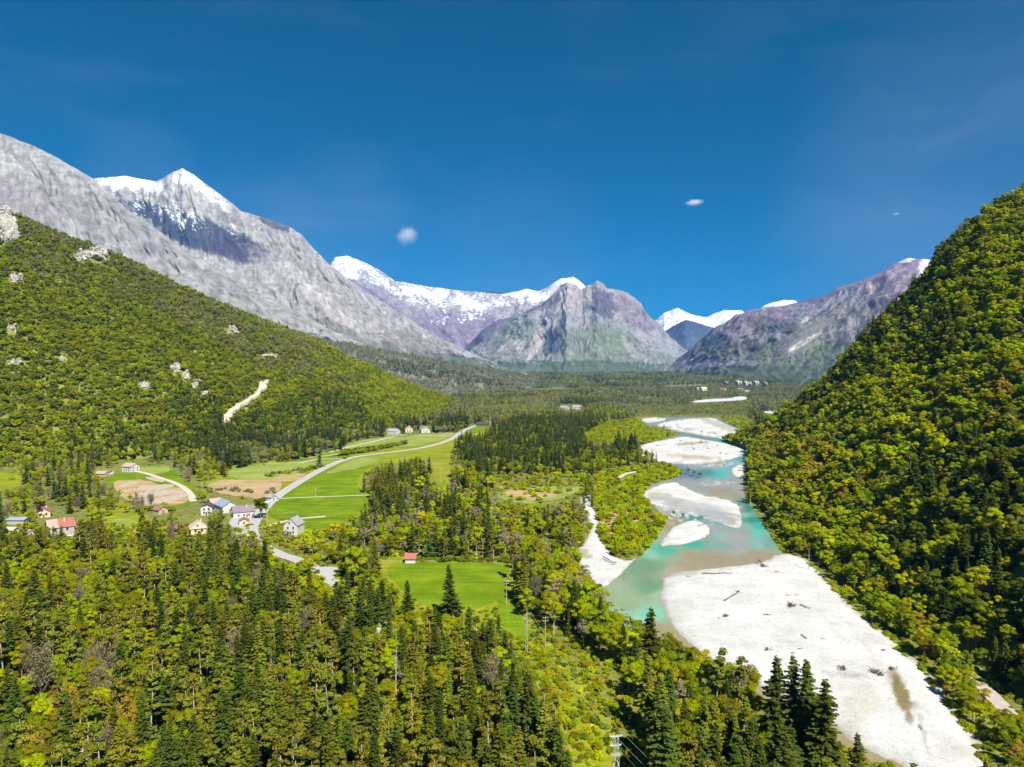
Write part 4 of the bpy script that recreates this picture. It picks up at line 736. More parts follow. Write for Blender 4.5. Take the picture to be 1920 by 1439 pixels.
FARF = [('spr', 'far_conifer', 3.6, .9, 1.4), ('bro', 'bright', .7, .9, 1.4), ('bro', 'grey', 3, 1.0, 1.6), ('bro', 'olive', 1.6, 1., 1.5), ('bro', 'deep', 1.2, 1., 1.5)]
def tops_clear(x, y, z, hh, ww, polys, pad=0):
    bad = np.zeros(len(x), bool)
    bpx, bpy_ = proj(x, y, z); tpx, tpy = proj(x, y, z + hh); wpx = F * ww / y
    jt = np.clip((bpy_ - 690) / 220, .05, 1.3); jx = RNG.normal(0, 5, len(x)) * jt; jy = RNG.normal(0, 3, len(x)) * jt
    for pl in polys:
        a = np.array(pl); lo = a.min(0); hi = a.max(0)
        cand = (bpx > lo[0] - 40) & (bpx < hi[0] + 40) & (tpy < hi[1]) & (bpy_ > lo[1]) & ~bad
        if not cand.any(): continue
        i = np.where(cand)[0]; b = np.zeros(len(i), bool)
        for f_ in (0, .45, .75, .93):
            yy = bpy_[i] + (tpy[i] - bpy_[i]) * f_
            for sx in ((0,) if f_ > .9 else (-.55, .55)): b |= inpoly(bpx[i] + wpx[i] * sx + jx[i], yy + jy[i], pl)
        bad[i[b]] = True
    return bad
def jgrid(y0, y1, s, xs=0.78):
    nx = int(2 * xs * y1 / s); ny = int((y1 - y0) / s); X, Y = np.meshgrid((np.arange(nx) - nx / 2) * s, y0 + np.arange(ny) * s)
    X = X + RNG.uniform(-.48, .48, X.shape) * s; Y = Y + RNG.uniform(-.48, .48, X.shape) * s; k = np.abs(X) < xs * Y + 25; return X[k], Y[k]
HOUSE_PX = []   # filled below, (px, py, radius m)
EXTRA_CLEAR = []
riv = np.array(RIVER)
def hill_cut(x, y):  # inside base of the near hills?
    px, py = proj(x, y, 0)
    bl = np.interp(px, HLb[:, 0], HLb[:, 1]); left = (px < 845) & (py < bl - 1)
    xr = np.interp(y, HRb[:, 1], HRb[:, 0]); right = (x > xr + 2) & (y < 800)
    return left | right
def base_line(H): return np.stack([H['X'][-1], H['Y'][-1]], 1)
a_ = base_line(HL); hp = proj(a_[:, 0], a_[:, 1], 0); HLb = np.stack([hp[0], hp[1]], 1)
a_ = base_line(HR); o_ = np.argsort(a_[:, 1]); HRb = a_[o_]
SOFT.append([(970, 1185), (1050, 1178), (1105, 1240), (1150, 1300), (1182, 1375), (1195, 1445), (1100, 1445), (1060, 1370), (1025, 1300), (990, 1240)])
def valley():
    for (y0, y1, s) in ((84, 330, 4.3), (330, 620, 5.0), (620, 1200, 6.0), (1200, 2200, 9), (2200, 3400, 14), (3400, 5600, 19)):
        x, y = jgrid(y0, y1, s, .80 if y0 < 1000 else .45); px, py = proj(x, y, 0)
        k = ~inpoly(px, py, RIVER) & ~hill_cut(x, y) & ~((x > 95) & (y < 560) & (px > np.interp(py, [900, 1040, 1110, 1190, 1260, 1439, 1600], [1390, 1465, 1560, 1640, 1720, 1840, 1990]) - 4))
        if y0 >= 2200:
            k &= (np.interp(x, FT['X'][-1], FT['Y'][-1]) > y) | (x > FT['X'][-1].max())
        if y0 >= 1200:
            k &= fbm(x / 160, y / 260, 3, 77) > -.33
        x, y, px, py = x[k], y[k], px[k], py[k]
        for pl in [RTRACK]: 
            k = ~inpoly(px, py, pl); x, y, px, py = x[k], y[k], px[k], py[k]
        d = y; zone = np.full(len(x), -1)
        for i, (pl, kp, mx) in enumerate(ZONES):
            zone[(zone < 0) & inpoly(px, py, pl)] = i
        pi = np.zeros(len(x), int); s_ = np.ones(len(x)); keep = np.ones(len(x), bool)
        clump = fbm(x / 45, y / 60, 3, 91) if y0 < 1200 else fbm(x / 190, y / 330, 4, 91) * 1.4
        for i in range(-1, len(ZONES)):
            m_ = zone == i
            if not m_.any(): continue
            if i < 0:
                mix = FORE if y1 <= 620 else (MIDF if y1 <= 2200 else FARF); kp = .95 if y1 <= 620 else .92
                if y1 > 620:   # dark conifer clumps next to paler broadleaf woods
                    for sg, keepc in ((clump > .08, True), (clump <= .08, False)):
                        mm = m_ & sg; mx2 = [(a, b, c * (2.8 if (a == 'spr') == keepc else .3), e, f) for a, b, c, e, f in mix]
                        if mm.any(): pi[mm], s_[mm] = choose(d[mm], mx2, RNG)
                    keep[m_] = RNG.random(m_.sum()) < kp; continue
            else: _, kp, mix = ZONES[i]
            # clumped mixture: conifers where the noise is high
            for sg, hi in ((clump > 0, True), (clump <= 0, False)):
                mm = m_ & sg; mx2 = [(a, b, c * (1.7 if (a in ('spr', 'pin')) == hi else .6), e, f) for a, b, c, e, f in mix]
                if mm.any(): pi[mm], s_[mm] = choose(d[mm], mx2, RNG)
            keep[m_] = RNG.random(m_.sum()) < kp
        if y0 >= 2200: s_ *= 0.9 if y0 < 3000 else 1.15
        hh = np.array([PROTO[p]['h'] for p in pi]) * s_; ww = np.array([PROTO[p]['w'] for p in pi]) * s_
        bad = tops_clear(x, y, 0 * x, hh, ww, CLEAR) | tops_clear(x, y, 0 * x, hh, ww * 1.7, EXTRA_CLEAR)
        sf = tops_clear(x, y, 0 * x, hh, ww, SOFT); bad |= sf & ((hh > 4.2) | (RNG.random(len(x)) > .75))
        for hx, hy, hr in HOUSE_PX: bad |= np.hypot(x - hx, y - hy) < hr
        keep &= ~bad
        z = np.zeros(len(x))
        if y0 >= 2200: z = zg(x, y) - .5
        szz = s_ * RNG.uniform(.88, 1.15, len(x)); add(x[keep], y[keep], z[keep], s_[keep], szz[keep], pi[keep])
# left out zones on hills
ROCKS_L = [(0, 425, 34, 42), (205, 445, 26, 12), (170, 480, 40, 16), (30, 522, 16, 12), (115, 673, 9, 12), (270, 722, 17, 10), (328, 690, 12, 14), (348, 706, 11, 15), (366, 722, 11, 12), (384, 738, 11, 9), (435, 620, 15, 10), (20, 615, 14, 9), (500, 668, 30, 6), (30, 680, 22, 8), (545, 856, 12, 5), (300, 700, 6, 6)]
SCREE = [(486, 714), (498, 722), (492, 736), (470, 750), (445, 766), (428, 778), (424, 792), (415, 794), (420, 774), (440, 758), (462, 744), (480, 732)]
def hill_trees(H, n_per, mixf, keepf, sgn=1, vmax=1.0, vmin=-0.12, rng=RNG, minsep=True):
    X, Y, Z, V = H['X'], H['Y'], H['Z'], H['V']
    a = np.stack([X[:-1, 1:] - X[:-1, :-1], Y[:-1, 1:] - Y[:-1, :-1], Z[:-1, 1:] - Z[:-1, :-1]], -1)
    b = np.stack([X[1:, :-1] - X[:-1, :-1], Y[1:, :-1] - Y[:-1, :-1], Z[1:, :-1] - Z[:-1, :-1]], -1)
    ar = np.linalg.norm(np.cross(a, b), axis=-1); vv = V[:-1, 0]; ar[(vv < vmin) | (vv > vmax)] = 0
    n = int(ar.sum() / n_per); k = rng.choice(ar.size, n, p=(ar / ar.sum()).ravel()); i, j = np.unravel_index(k, ar.shape); u = rng.random((n, 1)); w_ = rng.random((n, 1))
    p0 = np.stack([X[i, j], Y[i, j], Z[i, j]], -1); p = p0 + a[i, j] * u + b[i, j] * w_
    x, y, z = p.T; z = z - .4
    k = z > -1; x, y, z = x[k], y[k], z[k]
    # thin out crowded points on a grid
    cell = math.sqrt(n_per) * .8; key = (np.round(x / cell).astype(int) * 100003 + np.round(y / cell).astype(int)); _, ui = np.unique(key, return_index=True); x, y, z = x[ui], y[ui], z[ui]
    px, py = proj(x, y, z + 5); m_ = keepf(px, py, x, y, z); x, y, z, px, py = x[m_], y[m_], z[m_], px[m_], py[m_]
    mixf(x, y, z, px, py)
def splat_mix(x, y, z, px, py, base, zones, dscale=1.0):
    zid = np.full(len(x), -1); nz = fbm(x / 40, (y + z) / 40, 4, 33); patchy = fbm(x / 28, (y + z * 1.3) / 28, 3, 51)
    for i, (cx, cy_, rx, ry, ang, pr, mix) in enumerate(zones):
        a = R(ang); dx = px - cx; dy = py - cy_; u = (dx * math.cos(a) + dy * math.sin(a)) / rx; v = (-dx * math.sin(a) + dy * math.cos(a)) / ry
        zid[(np.sqrt(u * u + v * v) + .6 * nz < 1) & (RNG.random(len(x)) < pr)] = i
    pi = np.zeros(len(x), int); s = np.ones(len(x))
    for i in range(-1, len(zones)):
        m_ = zid == i
        if not m_.any(): continue
        for sg, lo in ((patchy > .12, 1), (patchy < -.16, -1), (np.abs(patchy + .02) <= .14, 0)):
            mm = m_ & sg
            if mm.any():
                mx = base if i < 0 else zones[i][6]; wt = {1: dict(bright=2.2, yellow=1.8, deep=.2), -1: dict(deep=4.5, spruce=1.5, bright=.3, yellow=.3), 0: {}}[lo]
                pi[mm], s[mm] = choose(y[mm], [(p, q, w_ * wt.get(q, 1), e_, f_) for p, q, w_, e_, f_ in mx], RNG)
    big = RNG.random(len(x)) ** 1.6; s = s * (.62 + .62 * big); add(x, y, z, s * dscale, s * dscale * RNG.uniform(.85, 1.15, len(x)), pi)
DK = [('bro', 'deep', 3, .7, 1.0), ('spr', 'spruce', 2, .6, .9)]
OLV = [('bro', 'olive', 3, .6, .9), ('bar', 'twig', 1, .6, .8), ('bro', 'grey', 2, .6, .85)]
def keepL(px, py, x, y, z):
    k = np.ones(len(px), bool)
    for cx, cy_, rx, ry in ROCKS_L: k &= ((px - cx) / (rx * 1.0)) ** 2 + ((py - cy_ + 2) / (ry * 1.1)) ** 2 > .8 + .7 * fbm(px / 9, py / 9, 2, 5)
    k &= ~inpoly(px, py + 2, SCREE) & ~inpoly(px, py - 6, SCREE); return k & (px < 900)
def keepR(px, py, x, y, z): return (px > 1300) & (px < 3800)
def keepF(px, py, x, y, z): return (px > 380) & (px < 1050) & (fbm(x / 90, y / 90, 3, 12) > -.25)
def hills():
    hill_trees(HL, 9.5, lambda *a: splat_mix(*a, [('bro', 'bright', 2.6, .55, .85), ('bro', 'olive', 4.6, .55, .9), ('bro', 'deep', 1.3, .5, .8)],
        [(300, 520, 420, 60, 27, .7, OLV), (60, 460, 130, 50, 30, .6, OLV), (500, 640, 110, 50, 25, .6, OLV), (640, 780, 60, 26, 0, .4, DK), (680, 720, 110, 40, 30, .55, [('bro', 'bright', 3, .5, .8), ('bro', 'deep', 2, .5, .8)]),
         (200, 830, 60, 30, 0, .75, DK), (400, 810, 150, 34, -12, .45, DK), (590, 780, 100, 40, -10, .35, DK), (450, 830, 80, 24, 0, .5, [('spr', 'spruce', 3, .8, 1.1)]), (380, 760, 60, 40, 0, .3, DK),
         (560, 820, 80, 16, -10, .5, [('bar', 'twig', 2, .6, .8), ('bro', 'olive', 3, .6, .8)]), (100, 840, 160, 40, 0, .5, [('bro', 'bright', 3, .6, .9), ('bro', 'olive', 2, .6, .9)])]), keepL)
    hill_trees(HR, 12, lambda *a: splat_mix(*a, [('bro', 'bright', 5, .55, .98), ('bro', 'olive', 3.2, .5, .98), ('bro', 'yellow', 1.1, .5, .85), ('bro', 'deep', .7, .5, .85), ('air', 'olive', .8, .6, .9)],
        [(1700, 560, 34, 150, 42, .8, [('bro', 'deep', 4, .5, .8), ('spr', 'spruce', 1, .5, .8)]), (1780, 430, 30, 100, 40, .85, [('bro', 'deep', 4, .5, .8), ('bar', 'twig', .6, .6, .8)]), (1545, 740, 22, 130, 48, .85, [('bro', 'deep', 4, .5, .8)]),  # deep green bands along the ridge edge: slope's shade put into leaf colour
         (1780, 620, 60, 50, 0, .6, DK), (1680, 760, 60, 90, 30, .35, [('bro', 'yellow', 3, .6, .9), ('bro', 'bright', 2, .6, .9)]), (1480, 860, 60, 60, 0, .4, [('bro', 'orange', 2, .5, .8), ('air', 'orange', 1.5, .5, .8), ('bro', 'yellow', 1, .5, .8)]), (1560, 900, 60, 90, 0, .35, [('bro', 'orange', 2, .5, .8), ('bro', 'yellow', 2, .5, .8)]),
         (1840, 760, 100, 60, 0, .3, [('bro', 'orange', 2, .6, .8), ('bro', 'olive', 2, .6, .8)]), (1850, 920, 140, 90, -20, .5, DK), (1760, 1080, 130, 110, 20, .45, DK), (1880, 1180, 130, 180, 0, .7, [('bro', 'deep', 4, .6, .9), ('spr', 'spruce', 2, .6, .9), ('bro', 'olive', 1, .6, .9)]),
         (1600, 1030, 60, 50, 30, .5, [('bro', 'bright', 4, .6, .95), ('bro', 'yellow', 1, .6, .9)]), (1540, 1060, 24, 20, 0, .7, [('air', 'orange', 2, .7, .9)])]), keepR, vmin=-.34)
    hill_trees(FT, 75, lambda *a: splat_mix(*a, [('bro', 'grey', 3, .8, 1.2), ('bar', 'twig', 1.5, .8, 1.2), ('spr', 'far_conifer', .6, .7, 1.)], [(820, 700, 120, 14, 10, .5, [('spr', 'far_conifer', 3, .8, 1.2)])]), keepF)
def hedge(pts, n, mix, wob=1.0):
    x, y = G(np.array([p[0] for p in pts], float), np.array([p[1] for p in pts], float)); t = np.linspace(0, 1, n); s = np.linspace(0, 1, len(pts))
    X = np.interp(t, s, x) + RNG.normal(0, wob, n); Y = np.interp(t, s, y) + RNG.normal(0, wob, n); pi, sc_ = choose(Y, mix, RNG); add(X, Y, 0 * X, sc_, sc_, pi)
def bank_strip():
    hedge([(785, 1052), (960, 1054)], 46, [('shr', 'deep', 3, 1.4, 2.2), ('shr', 'olive', 2, 1.4, 2.0)]); hedge([(640, 853), (700, 845), (760, 833)], 60, [('shr', 'olive', 3, 3, 5), ('bro', 'olive', 1, .4, .6)], 3)
    hedge([(500, 893), (560, 883), (600, 876)], 26, [('shr', 'olive', 2, 2, 3.5), ('shr', 'grey', 1, 2, 3.5)], 3); hedge([(612, 822), (700, 812)], 26, [('spr', 'far_conifer', 1, .6, .8)], 3); hedge([(205, 930), (235, 950), (258, 962), (262, 952)], 16, [('bar', 'twig', 2, .5, .75), ('air', 'olive', 1.5, .5, .7)], 4); hedge([(262, 960), (330, 958)], 12, [('bro', 'bright', 2, .35, .5), ('shr', 'olive', 2, 2, 3)], 3); hedge([(400, 920), (500, 925)], 18, [('shr', 'grey', 2, 1.5, 3)], 5)
    # belt of trees between the gravel and the riverside track on the right bank
    t = RNG.random(420); line = np.array([(1398, 905), (1420, 955), (1452, 1005), (1482, 1042), (1515, 1052), (1575, 1112), (1650, 1180), (1700, 1225), (1738, 1265), (1790, 1340), (1860, 1430), (1960, 1560)], float)
    s = np.linspace(0, 1, len(line)); lx, ly = G(line[:, 0], line[:, 1]); sw = np.concatenate([[0], np.cumsum(np.hypot(np.diff(lx), np.diff(ly)))]); sw /= sw[-1]
    x = np.interp(t, sw, lx) + RNG.uniform(2.5, 13, len(t)); y = np.interp(t, sw, ly) + RNG.uniform(-2, 4, len(t)); px, py = proj(x, y, 0 * x); k = ~inpoly(px, py - 3, RTRACK); x, y = x[k], y[k]
    pi, s = choose(y, [('bro', 'bright', 4, .4, .7), ('bro', 'olive', 2.5, .4, .7), ('bro', 'yellow', 1.2, .4, .65), ('bro', 'deep', 1.2, .4, .6), ('air', 'orange', .5, .5, .7), ('shr', 'bright', 2, 1.5, 3)], RNG)
    add(x, y, 0 * x, s, s, pi)
# ------------------------------------------------------------------ buildings
WH = simple('white_plaster', (0.53, 0.52, 0.50), .9, .08, .8, .1); CRM = simple('cream_plaster', (0.62, 0.50, 0.34), .9, .1, .8, .1); GRYW = simple('grey_plaster', (0.42, 0.38, 0.33), .9, .15, .8, .1)
R_red = simple('red_tiles', (0.34, 0.12, 0.09), .85, .2, 2, .4); R_brn = simple('brown_tiles', (0.27, 0.13, 0.10), .85, .25, 2, .4); R_gry = simple('grey_slates', (0.30, 0.30, 0.33), .7, .18, 2, .4)
R_pnk = simple('weathered_pink_tiles', (0.42, 0.29, 0.25), .9, .25, 1.5, .4); R_blu = simple('blue_grey_metal_roofing', (0.27, 0.32, 0.42), .5, .1, 1, .1); R_mau = simple('mauve_grey_tiles', (0.20, 0.165, 0.20), .8, .2, 2, .3); R_tan = simple('pale_tan_tiles', (0.50, 0.41, 0.32), .9, .15, 2, .3); R_dk = simple('dark_tiles', (0.06, 0.055, 0.06), .8, .2, 2, .3)
GLS = simple('window_glass', (0.03, 0.035, 0.05), .15, .1, 1); WD = simple('brown_timber', (0.16, 0.09, 0.05), .8, .3, 2, .3); WDL = simple('pale_timber', (0.45, 0.36, 0.25), .8, .2, 2, .3); CONC = simple('concrete', (0.45, 0.43, 0.41), .9, .12, 1.5, .2)
MET = simple('galvanised_steel', (0.55, 0.56, 0.57), .45, .1, 2, 0, .3); WIRE = simple('cable_metal', (0.5, 0.5, 0.5), .5, .1, 2, 0, .3)
def place(px, py): x, y = G(px, py); return float(x), float(y)
def house(px, py, w_, l, h, rise, rz, wm, rm, label, cat='house', name='house', group=None, wins='', over=.5, storeys=2, chim=True, door=True, z0=0, balcony=False, open_front=False, r=None, xy=None, hip=0.0):
    """w_ = gable width (local x), l = ridge length (local y); gable faces local -y"""
    x, y = xy or place(px, py); HOUSE_PX.append((x, y, r or max(w_, l) * .5 + 4.5))
    o = root(name, (x, y, z0), label, cat, group, R(rz)); a, b = w_ / 2, l / 2
    m_ = MB(); t = .25
    n = len(m_.v)
    # walls with gables
    pr = [(-a, -b, -1), (a, -b, -1), (a, -b, h), (0, -b, h + rise), (-a, -b, h)]
    if open_front:
        m_.box(-a, -a + .3, -b, b, -1, h); m_.box(a - .3, a, -b, b, -1, h); m_.box(-a + .3, a - .3, b - .3, b, -1, h); m_.prism([(-a, -b + .1, h + .003), (a, -b + .1, h + .003), (0, -b + .1, h + rise - .05)], (0, l - .2, 0))
    else: m_.prism(pr, (0, l, 0))
    m_.build('wall', wm, o)
    rf = MB(); ov = over; sl = rise / a; hx = hip * a
    for s in (-1, 1):
        e = [(0, -b - ov + hx, h + rise + .12), (s * (a + ov), -b - ov, h - sl * ov + .12), (s * (a + ov), b + ov, h - sl * ov + .12), (0, b + ov - hx, h + rise + .12)]
        rf.prism(e, (0, 0, .22))
    if hip:
        for s in (-1, 1):
            yb = s * (b + ov); rf.prism([(0, s * (b + ov - hx), h + rise + .12), (a + ov, yb, h - sl * ov + .12), (-a - ov, yb, h - sl * ov + .12)], (0, 0, .215))
    rfo = rf.build('roof', rm, o)
    if chim:
        c = MB(); cx = a * .35; cz = h + rise * (1 - .35); c.box(cx - .35, cx + .35, b * .3 - .35, b * .3 + .35, cz - .3, h + rise + .9); c.box(cx - .45, cx + .45, b * .3 - .45, b * .3 + .45, h + rise + .9, h + rise + 1.05); c.build('chimney', CONC, rfo)
    def win(cx, cz, face, ww=.9, wh=1.2):
        g = MB(); f_ = MB()
        if face in 'fb':
            s = -1 if face == 'f' else 1; y_ = s * b; ya, yb = sorted((y_ - s * .05, y_ + s * .05)); g.box(cx - ww / 2, cx + ww / 2, ya, yb, cz, cz + wh)
            ya, yb = sorted((y_ + s * .003, y_ + s * .09))
            for q in ((cx - ww / 2 - .1, cx - ww / 2, cz - .1, cz + wh + .1), (cx + ww / 2, cx + ww / 2 + .1, cz - .1, cz + wh + .1)): f_.box(q[0], q[1], ya, yb, q[2], q[3])
            f_.box(cx - ww / 2, cx + ww / 2, ya, yb, cz + wh, cz + wh + .1); f_.box(cx - ww / 2, cx + ww / 2, ya, yb, cz - .1, cz)
        else:
            s = -1 if face == 'l' else 1; x_ = s * a; xa, xb = sorted((x_ - s * .05, x_ + s * .05)); g.box(xa, xb, cx - ww / 2, cx + ww / 2, cz, cz + wh)
            xa, xb = sorted((x_ + s * .003, x_ + s * .09))
            f_.box(xa, xb, cx - ww / 2 - .1, cx - ww / 2, cz - .1, cz + wh + .1); f_.box(xa, xb, cx + ww / 2, cx + ww / 2 + .1, cz - .1, cz + wh + .1); f_.box(xa, xb, cx - ww / 2, cx + ww / 2, cz + wh, cz + wh + .1); f_.box(xa, xb, cx - ww / 2, cx + ww / 2, cz - .1, cz)
        wo = g.build('window', GLS, o); f_.build('frame', WD if wm is not WH else CONC, wo)
    if wins == 'gable':
        win(-.7 if w_ > 5 else 0, h + rise * .25, 'f', .8, 1.1); win(.75, h + rise * .25, 'f', .8, 1.1) if 0 else None
        for cx in (-a * .4, a * .4): win(cx, h - 1.9, 'f')
        if h > 4.4: [win(cx, 1.0, 'f') for cx in (-a * .4, a * .4)]
        for cy in (-b * .45, b * .45): win(cy, h - 1.9, 'l'); win(cy, h - 1.9, 'r')
    elif wins:
        for cx in (-a * .45, a * .45): [win(cx, zz, 'f') for zz in ([1.0] if h < 4.4 else [1.0, h - 1.8])]
        for cy in (-b * .5, 0, b * .5): [win(cy, zz, f_) for zz in ([1.0] if h < 4.4 else [1.0, h - 1.8]) for f_ in 'lr']
    if door:
        d = MB(); d.box(-.5, .5, -b - .06, -b + .05, 0, 2.1) if wins != 'side' else d.box(a - .05, a + .06, b * .2, b * .2 + 1, 0, 2.1); d.build('door', WD, o)
    if balcony:
        d = MB(); d.box(a + .01, a + 1.5, -b * .8, b * .8, h * .45, h * .45 + .15)
        for k in np.linspace(-b * .8, b * .8, 5): d.box(a + 1.35, a + 1.47, k - .06, k + .06, 0, h * .45 + 1.0)
        d.box(a + 1.33, a + 1.49, -b * .8, b * .8, h * .45 + 1.0, h * .45 + 1.1); d.build('balcony', WD, o)
    return o
house(551, 1000, 7.6, 9, 5.2, 3.6, -8, WH, R_gry, 'white house with steep grey gable roof standing alone beside the bright green field', wins='gable', over=.35)
house(770, 1054, 5.4, 4.6, 2.3, 1.7, 90, WH, R_red, 'small white hut with dusty red roof at the far edge of the green clearing', cat='hut', name='field_hut', wins='', chim=False, over=.5)
house(245, 884, 9, 11, 4.8, 2.4, 68, WH, R_pnk, 'white two storey house with pale pink roof and dark balcony below the wooded hill', wins='side', balcony=True)
house(112, 1001, 12.5, 12, 4.8, 3.2, -52, GRYW, R_pnk, 'large farmhouse with faded pink tiles, partly hidden by the front conifers', name='farmhouse', wins='gable')
house(402, 951, 6, 7, 3.2, 2.4, -40, WH, R_pnk, 'small house with faded pink roof behind the narrow white house', wins='gable', chim=False, r=4)
house(192, 893, 6, 9, 2.6, 1.6, 75, WDL, R_pnk, 'low timber shed with rosy roof left of the lawn below the hill house', cat='shed', name='timber_shed', chim=False, r=4.5)
house(507, 938, 4.5, 6, 2.4, 1.1, 60, WH, R_gry, 'small whitish garage by the road above the big dark green tree', cat='garage', name='garage', chim=False, r=3.5)
EXTRA_CLEAR += [[(184, 878), (206, 878), (206, 893), (184, 893)], [(497, 925), (516, 925), (516, 938), (497, 938)], [(396, 938), (410, 938), (410, 950), (396, 950)]]
house(82, 968, 7, 8, 3.2, 2.2, 30, CRM, R_red, 'small cottage with dusty red roof among trees behind the farmhouse', name='cottage', wins='gable', r=5)
house(300, 962, 6, 7, 2.6, 1.8, 55, WDL, R_brn, 'small wooden barn with brown roof below the striped pale plots', cat='barn', name='barn', chim=False, r=4.5)
EXTRA_CLEAR += [[(74, 952), (90, 952), (90, 966), (74, 966)], [(292, 950), (308, 950), (308, 961), (292, 961)]]
xr, yr = place(112, 1001)
pp = MB(); hh = 4.8 + 3.2
a_, b_ = 6.25, 6.0
# newer bright red tiles on the right hand slope of the farmhouse
fm = [o for o in bpy.data.objects if o.name == 'farmhouse'][0]; sl = 3.2 / a_
pp.prism([(.12, -b_ * .2, hh + .12 + .22 - sl * .12 + .004), (a_ + .45, -b_ * .2, 4.8 - sl * .45 + .12 + .224), (a_ + .45, b_ + .4, 4.8 - sl * .45 + .12 + .224), (.12, b_ + .4, hh + .344 - sl * .12)], (0, 0, .06))
o = pp.build('roof_patch', R_red, fm); o['label'] = 'newer orange red tiles on the farmhouse roof'
house(141, 998, 7, 9, 3.6, 1.4, 80, GRYW, R_mau, 'low annex with brown grey roof and dark opening right of the farmhouse', cat='annex', name='farm_annex', chim=False, open_front=True, door=False, r=5)
house(150, 1011, 6, 8.5, 2.2, .35, 82, CONC, simple('white_sheet_roofing', (.62, .66, .66), .6, .08, 1), 'flat shed with whitish sheet roof in front of the farm annex', cat='shed', name='farm_shed', chim=False, door=False, r=5)
house(35, 981, 6, 10, 2.4, .9, 88, GRYW, R_blu, 'long low shed with pale blue grey metal roof left of the farmhouse', cat='shed', name='metal_roofed_shed', chim=False, r=6)
house(22, 1000, 4, 5, 2.2, 1, 80, WH, R_tan, 'tiny white outbuilding at the left edge between the front trees', cat='shed', name='outbuilding', chim=False, r=3.5)
house(54, 1005, 4, 4.5, 2.2, 1.2, 60, WH, R_pnk, 'tiny outbuilding with rusty pink roof just left of the farmhouse', cat='shed', name='outbuilding', chim=False, r=3.5)
house(327, 998, 5, 7, 2.3, 1.7, 78, WD, R_brn, 'brown wooden shed with rusty roof left of the cream cottage', cat='shed', name='wooden_shed', chim=False, r=5)
house(371, 999, 8, 9, 3.4, 3.0, 28, CRM, R_tan, 'cream cottage with pale tan hipped roof behind the front spruces', name='cottage', wins='gable', hip=.35)
house(423, 958, 9, 14, 4.0, 2.8, 42, WH, R_blu, 'long barn with blue grey metal roof in the middle of the hamlet', cat='barn', name='barn', wins='', chim=False)
house(455, 968, 9, 12, 3.6, 2.8, -62, WH, R_mau, 'house with dark mauve roof beside the blue grey barn', wins='side')
house(389, 964, 6.5, 7, 5.0, 1.6, 10, WH, R_dk, 'narrow white house with dark roof just left of the blue grey barn', wins='gable', chim=False)
house(457, 983, 5, 5, 2.3, 1.3, 20, CRM, R_brn, 'small rusty roofed garage by the paved yard', cat='garage', name='garage', chim=False, r=4)
house(738, 814, 10, 14, 4.2, 3, 70, WH, R_gry, 'leftmost of the three far houses by the bend of the road, grey roof', wins='side')
house(766, 810, 10, 9, 5, 3.5, 10, CRM, R_pnk, 'middle of the three far houses, pinkish walls and roof', wins='gable')
house(796, 811, 12, 15, 4.6, 3.8, 15, WH, R_gry, 'rightmost of the three far houses, bright white gable towards the road', wins='gable')
house(905, 799, 12, 18, 3.6, 3, 80, WD, R_dk, 'dark roofed barn at the far end of the road', cat='barn', name='barn', chim=False)
house(1058, 768, 11, 17, 4.5, 3.5, 60, GRYW, R_gry, 'left of two pale farm buildings in the distant woods behind the dark conifers', name='distant_farm_building', cat='farm building', wins='', chim=False, door=False, r=28)
house(1081, 767, 12, 16, 5, 3.5, 70, WH, R_gry, 'right of two pale farm buildings in the distant woods behind the dark conifers', name='distant_farm_building', cat='farm building', wins='', chim=False, door=False, r=28)
EXTRA_CLEAR += [[(538, 966), (567, 966), (567, 1000), (538, 1002)], [(759, 1036), (782, 1036), (782, 1056), (759, 1056)], [(231, 863), (262, 863), (262, 884), (231, 884)], [(74, 962), (118, 960), (120, 985), (106, 996), (92, 990), (78, 980)], [(128, 966), (152, 966), (154, 985), (130, 985)], [(22, 968), (50, 968), (50, 978), (22, 978)],
   [(12, 984), (32, 984), (32, 998), (12, 998)], [(45, 992), (64, 992), (64, 1003), (45, 1003)], [(352, 974), (388, 974), (390, 997), (352, 997)], [(315, 984), (336, 984), (336, 996), (315, 996)], [(412, 922), (445, 922), (445, 950), (412, 950)], [(440, 932), (470, 932), (470, 956), (445, 962)], [(382, 946), (398, 946), (398, 962), (382, 962)], [(726, 802), (745, 802), (745, 813), (726, 813)], [(759, 799), (774, 799), (774, 809), (759, 809)], [(788, 798), (806, 798), (806, 810), (788, 810)], [(1050, 757), (1090, 757), (1090, 766), (1050, 766)], [(430, 962), (478, 950), (476, 975), (455, 992), (430, 990)]]
# distant town: each building by itself
rt = np.random.default_rng(4)
def town(n, x0, x1, y0, y1, z, d0, d1, lab, grp, nm='town_building'):
    for i in range(n):
        px = rt.uniform(x0, x1); d = rt.uniform(d0, d1); x, y, zz = P(px, rt.uniform(y0, y1), d); zz = float(zg(x, y))
        w_ = rt.uniform(12, 26); l = rt.uniform(10, 16); h = rt.uniform(5, 10); m_ = MB(); base = float(zz)
        wallm = [WH, WH, CRM, GRYW][rt.integers(4)]; rm = [R_pnk, R_gry, R_brn, WH][rt.integers(4)]
        o = root(nm, (float(x), float(y), base), lab, 'building', grp, rt.uniform(0, 3))
        m_.box(-w_ / 2, w_ / 2, -l / 2, l / 2, -3, h); m_.build('wall', wallm, o)
        q = MB(); q.prism([(-w_ / 2 - .5, -l / 2 - .5, h + .01), (-w_ / 2 - .5, l / 2 + .5, h + .01), (-w_ / 2 - .5, 0, h + 4)], (w_ + 1, 0, 0)); q.build('roof', rm, o)
town(46, 985, 1060, 697, 702.5, 0, 4500, 5200, 'pale building of the distant town at the foot of the central massif', 'buildings of the distant town', 'town_building')
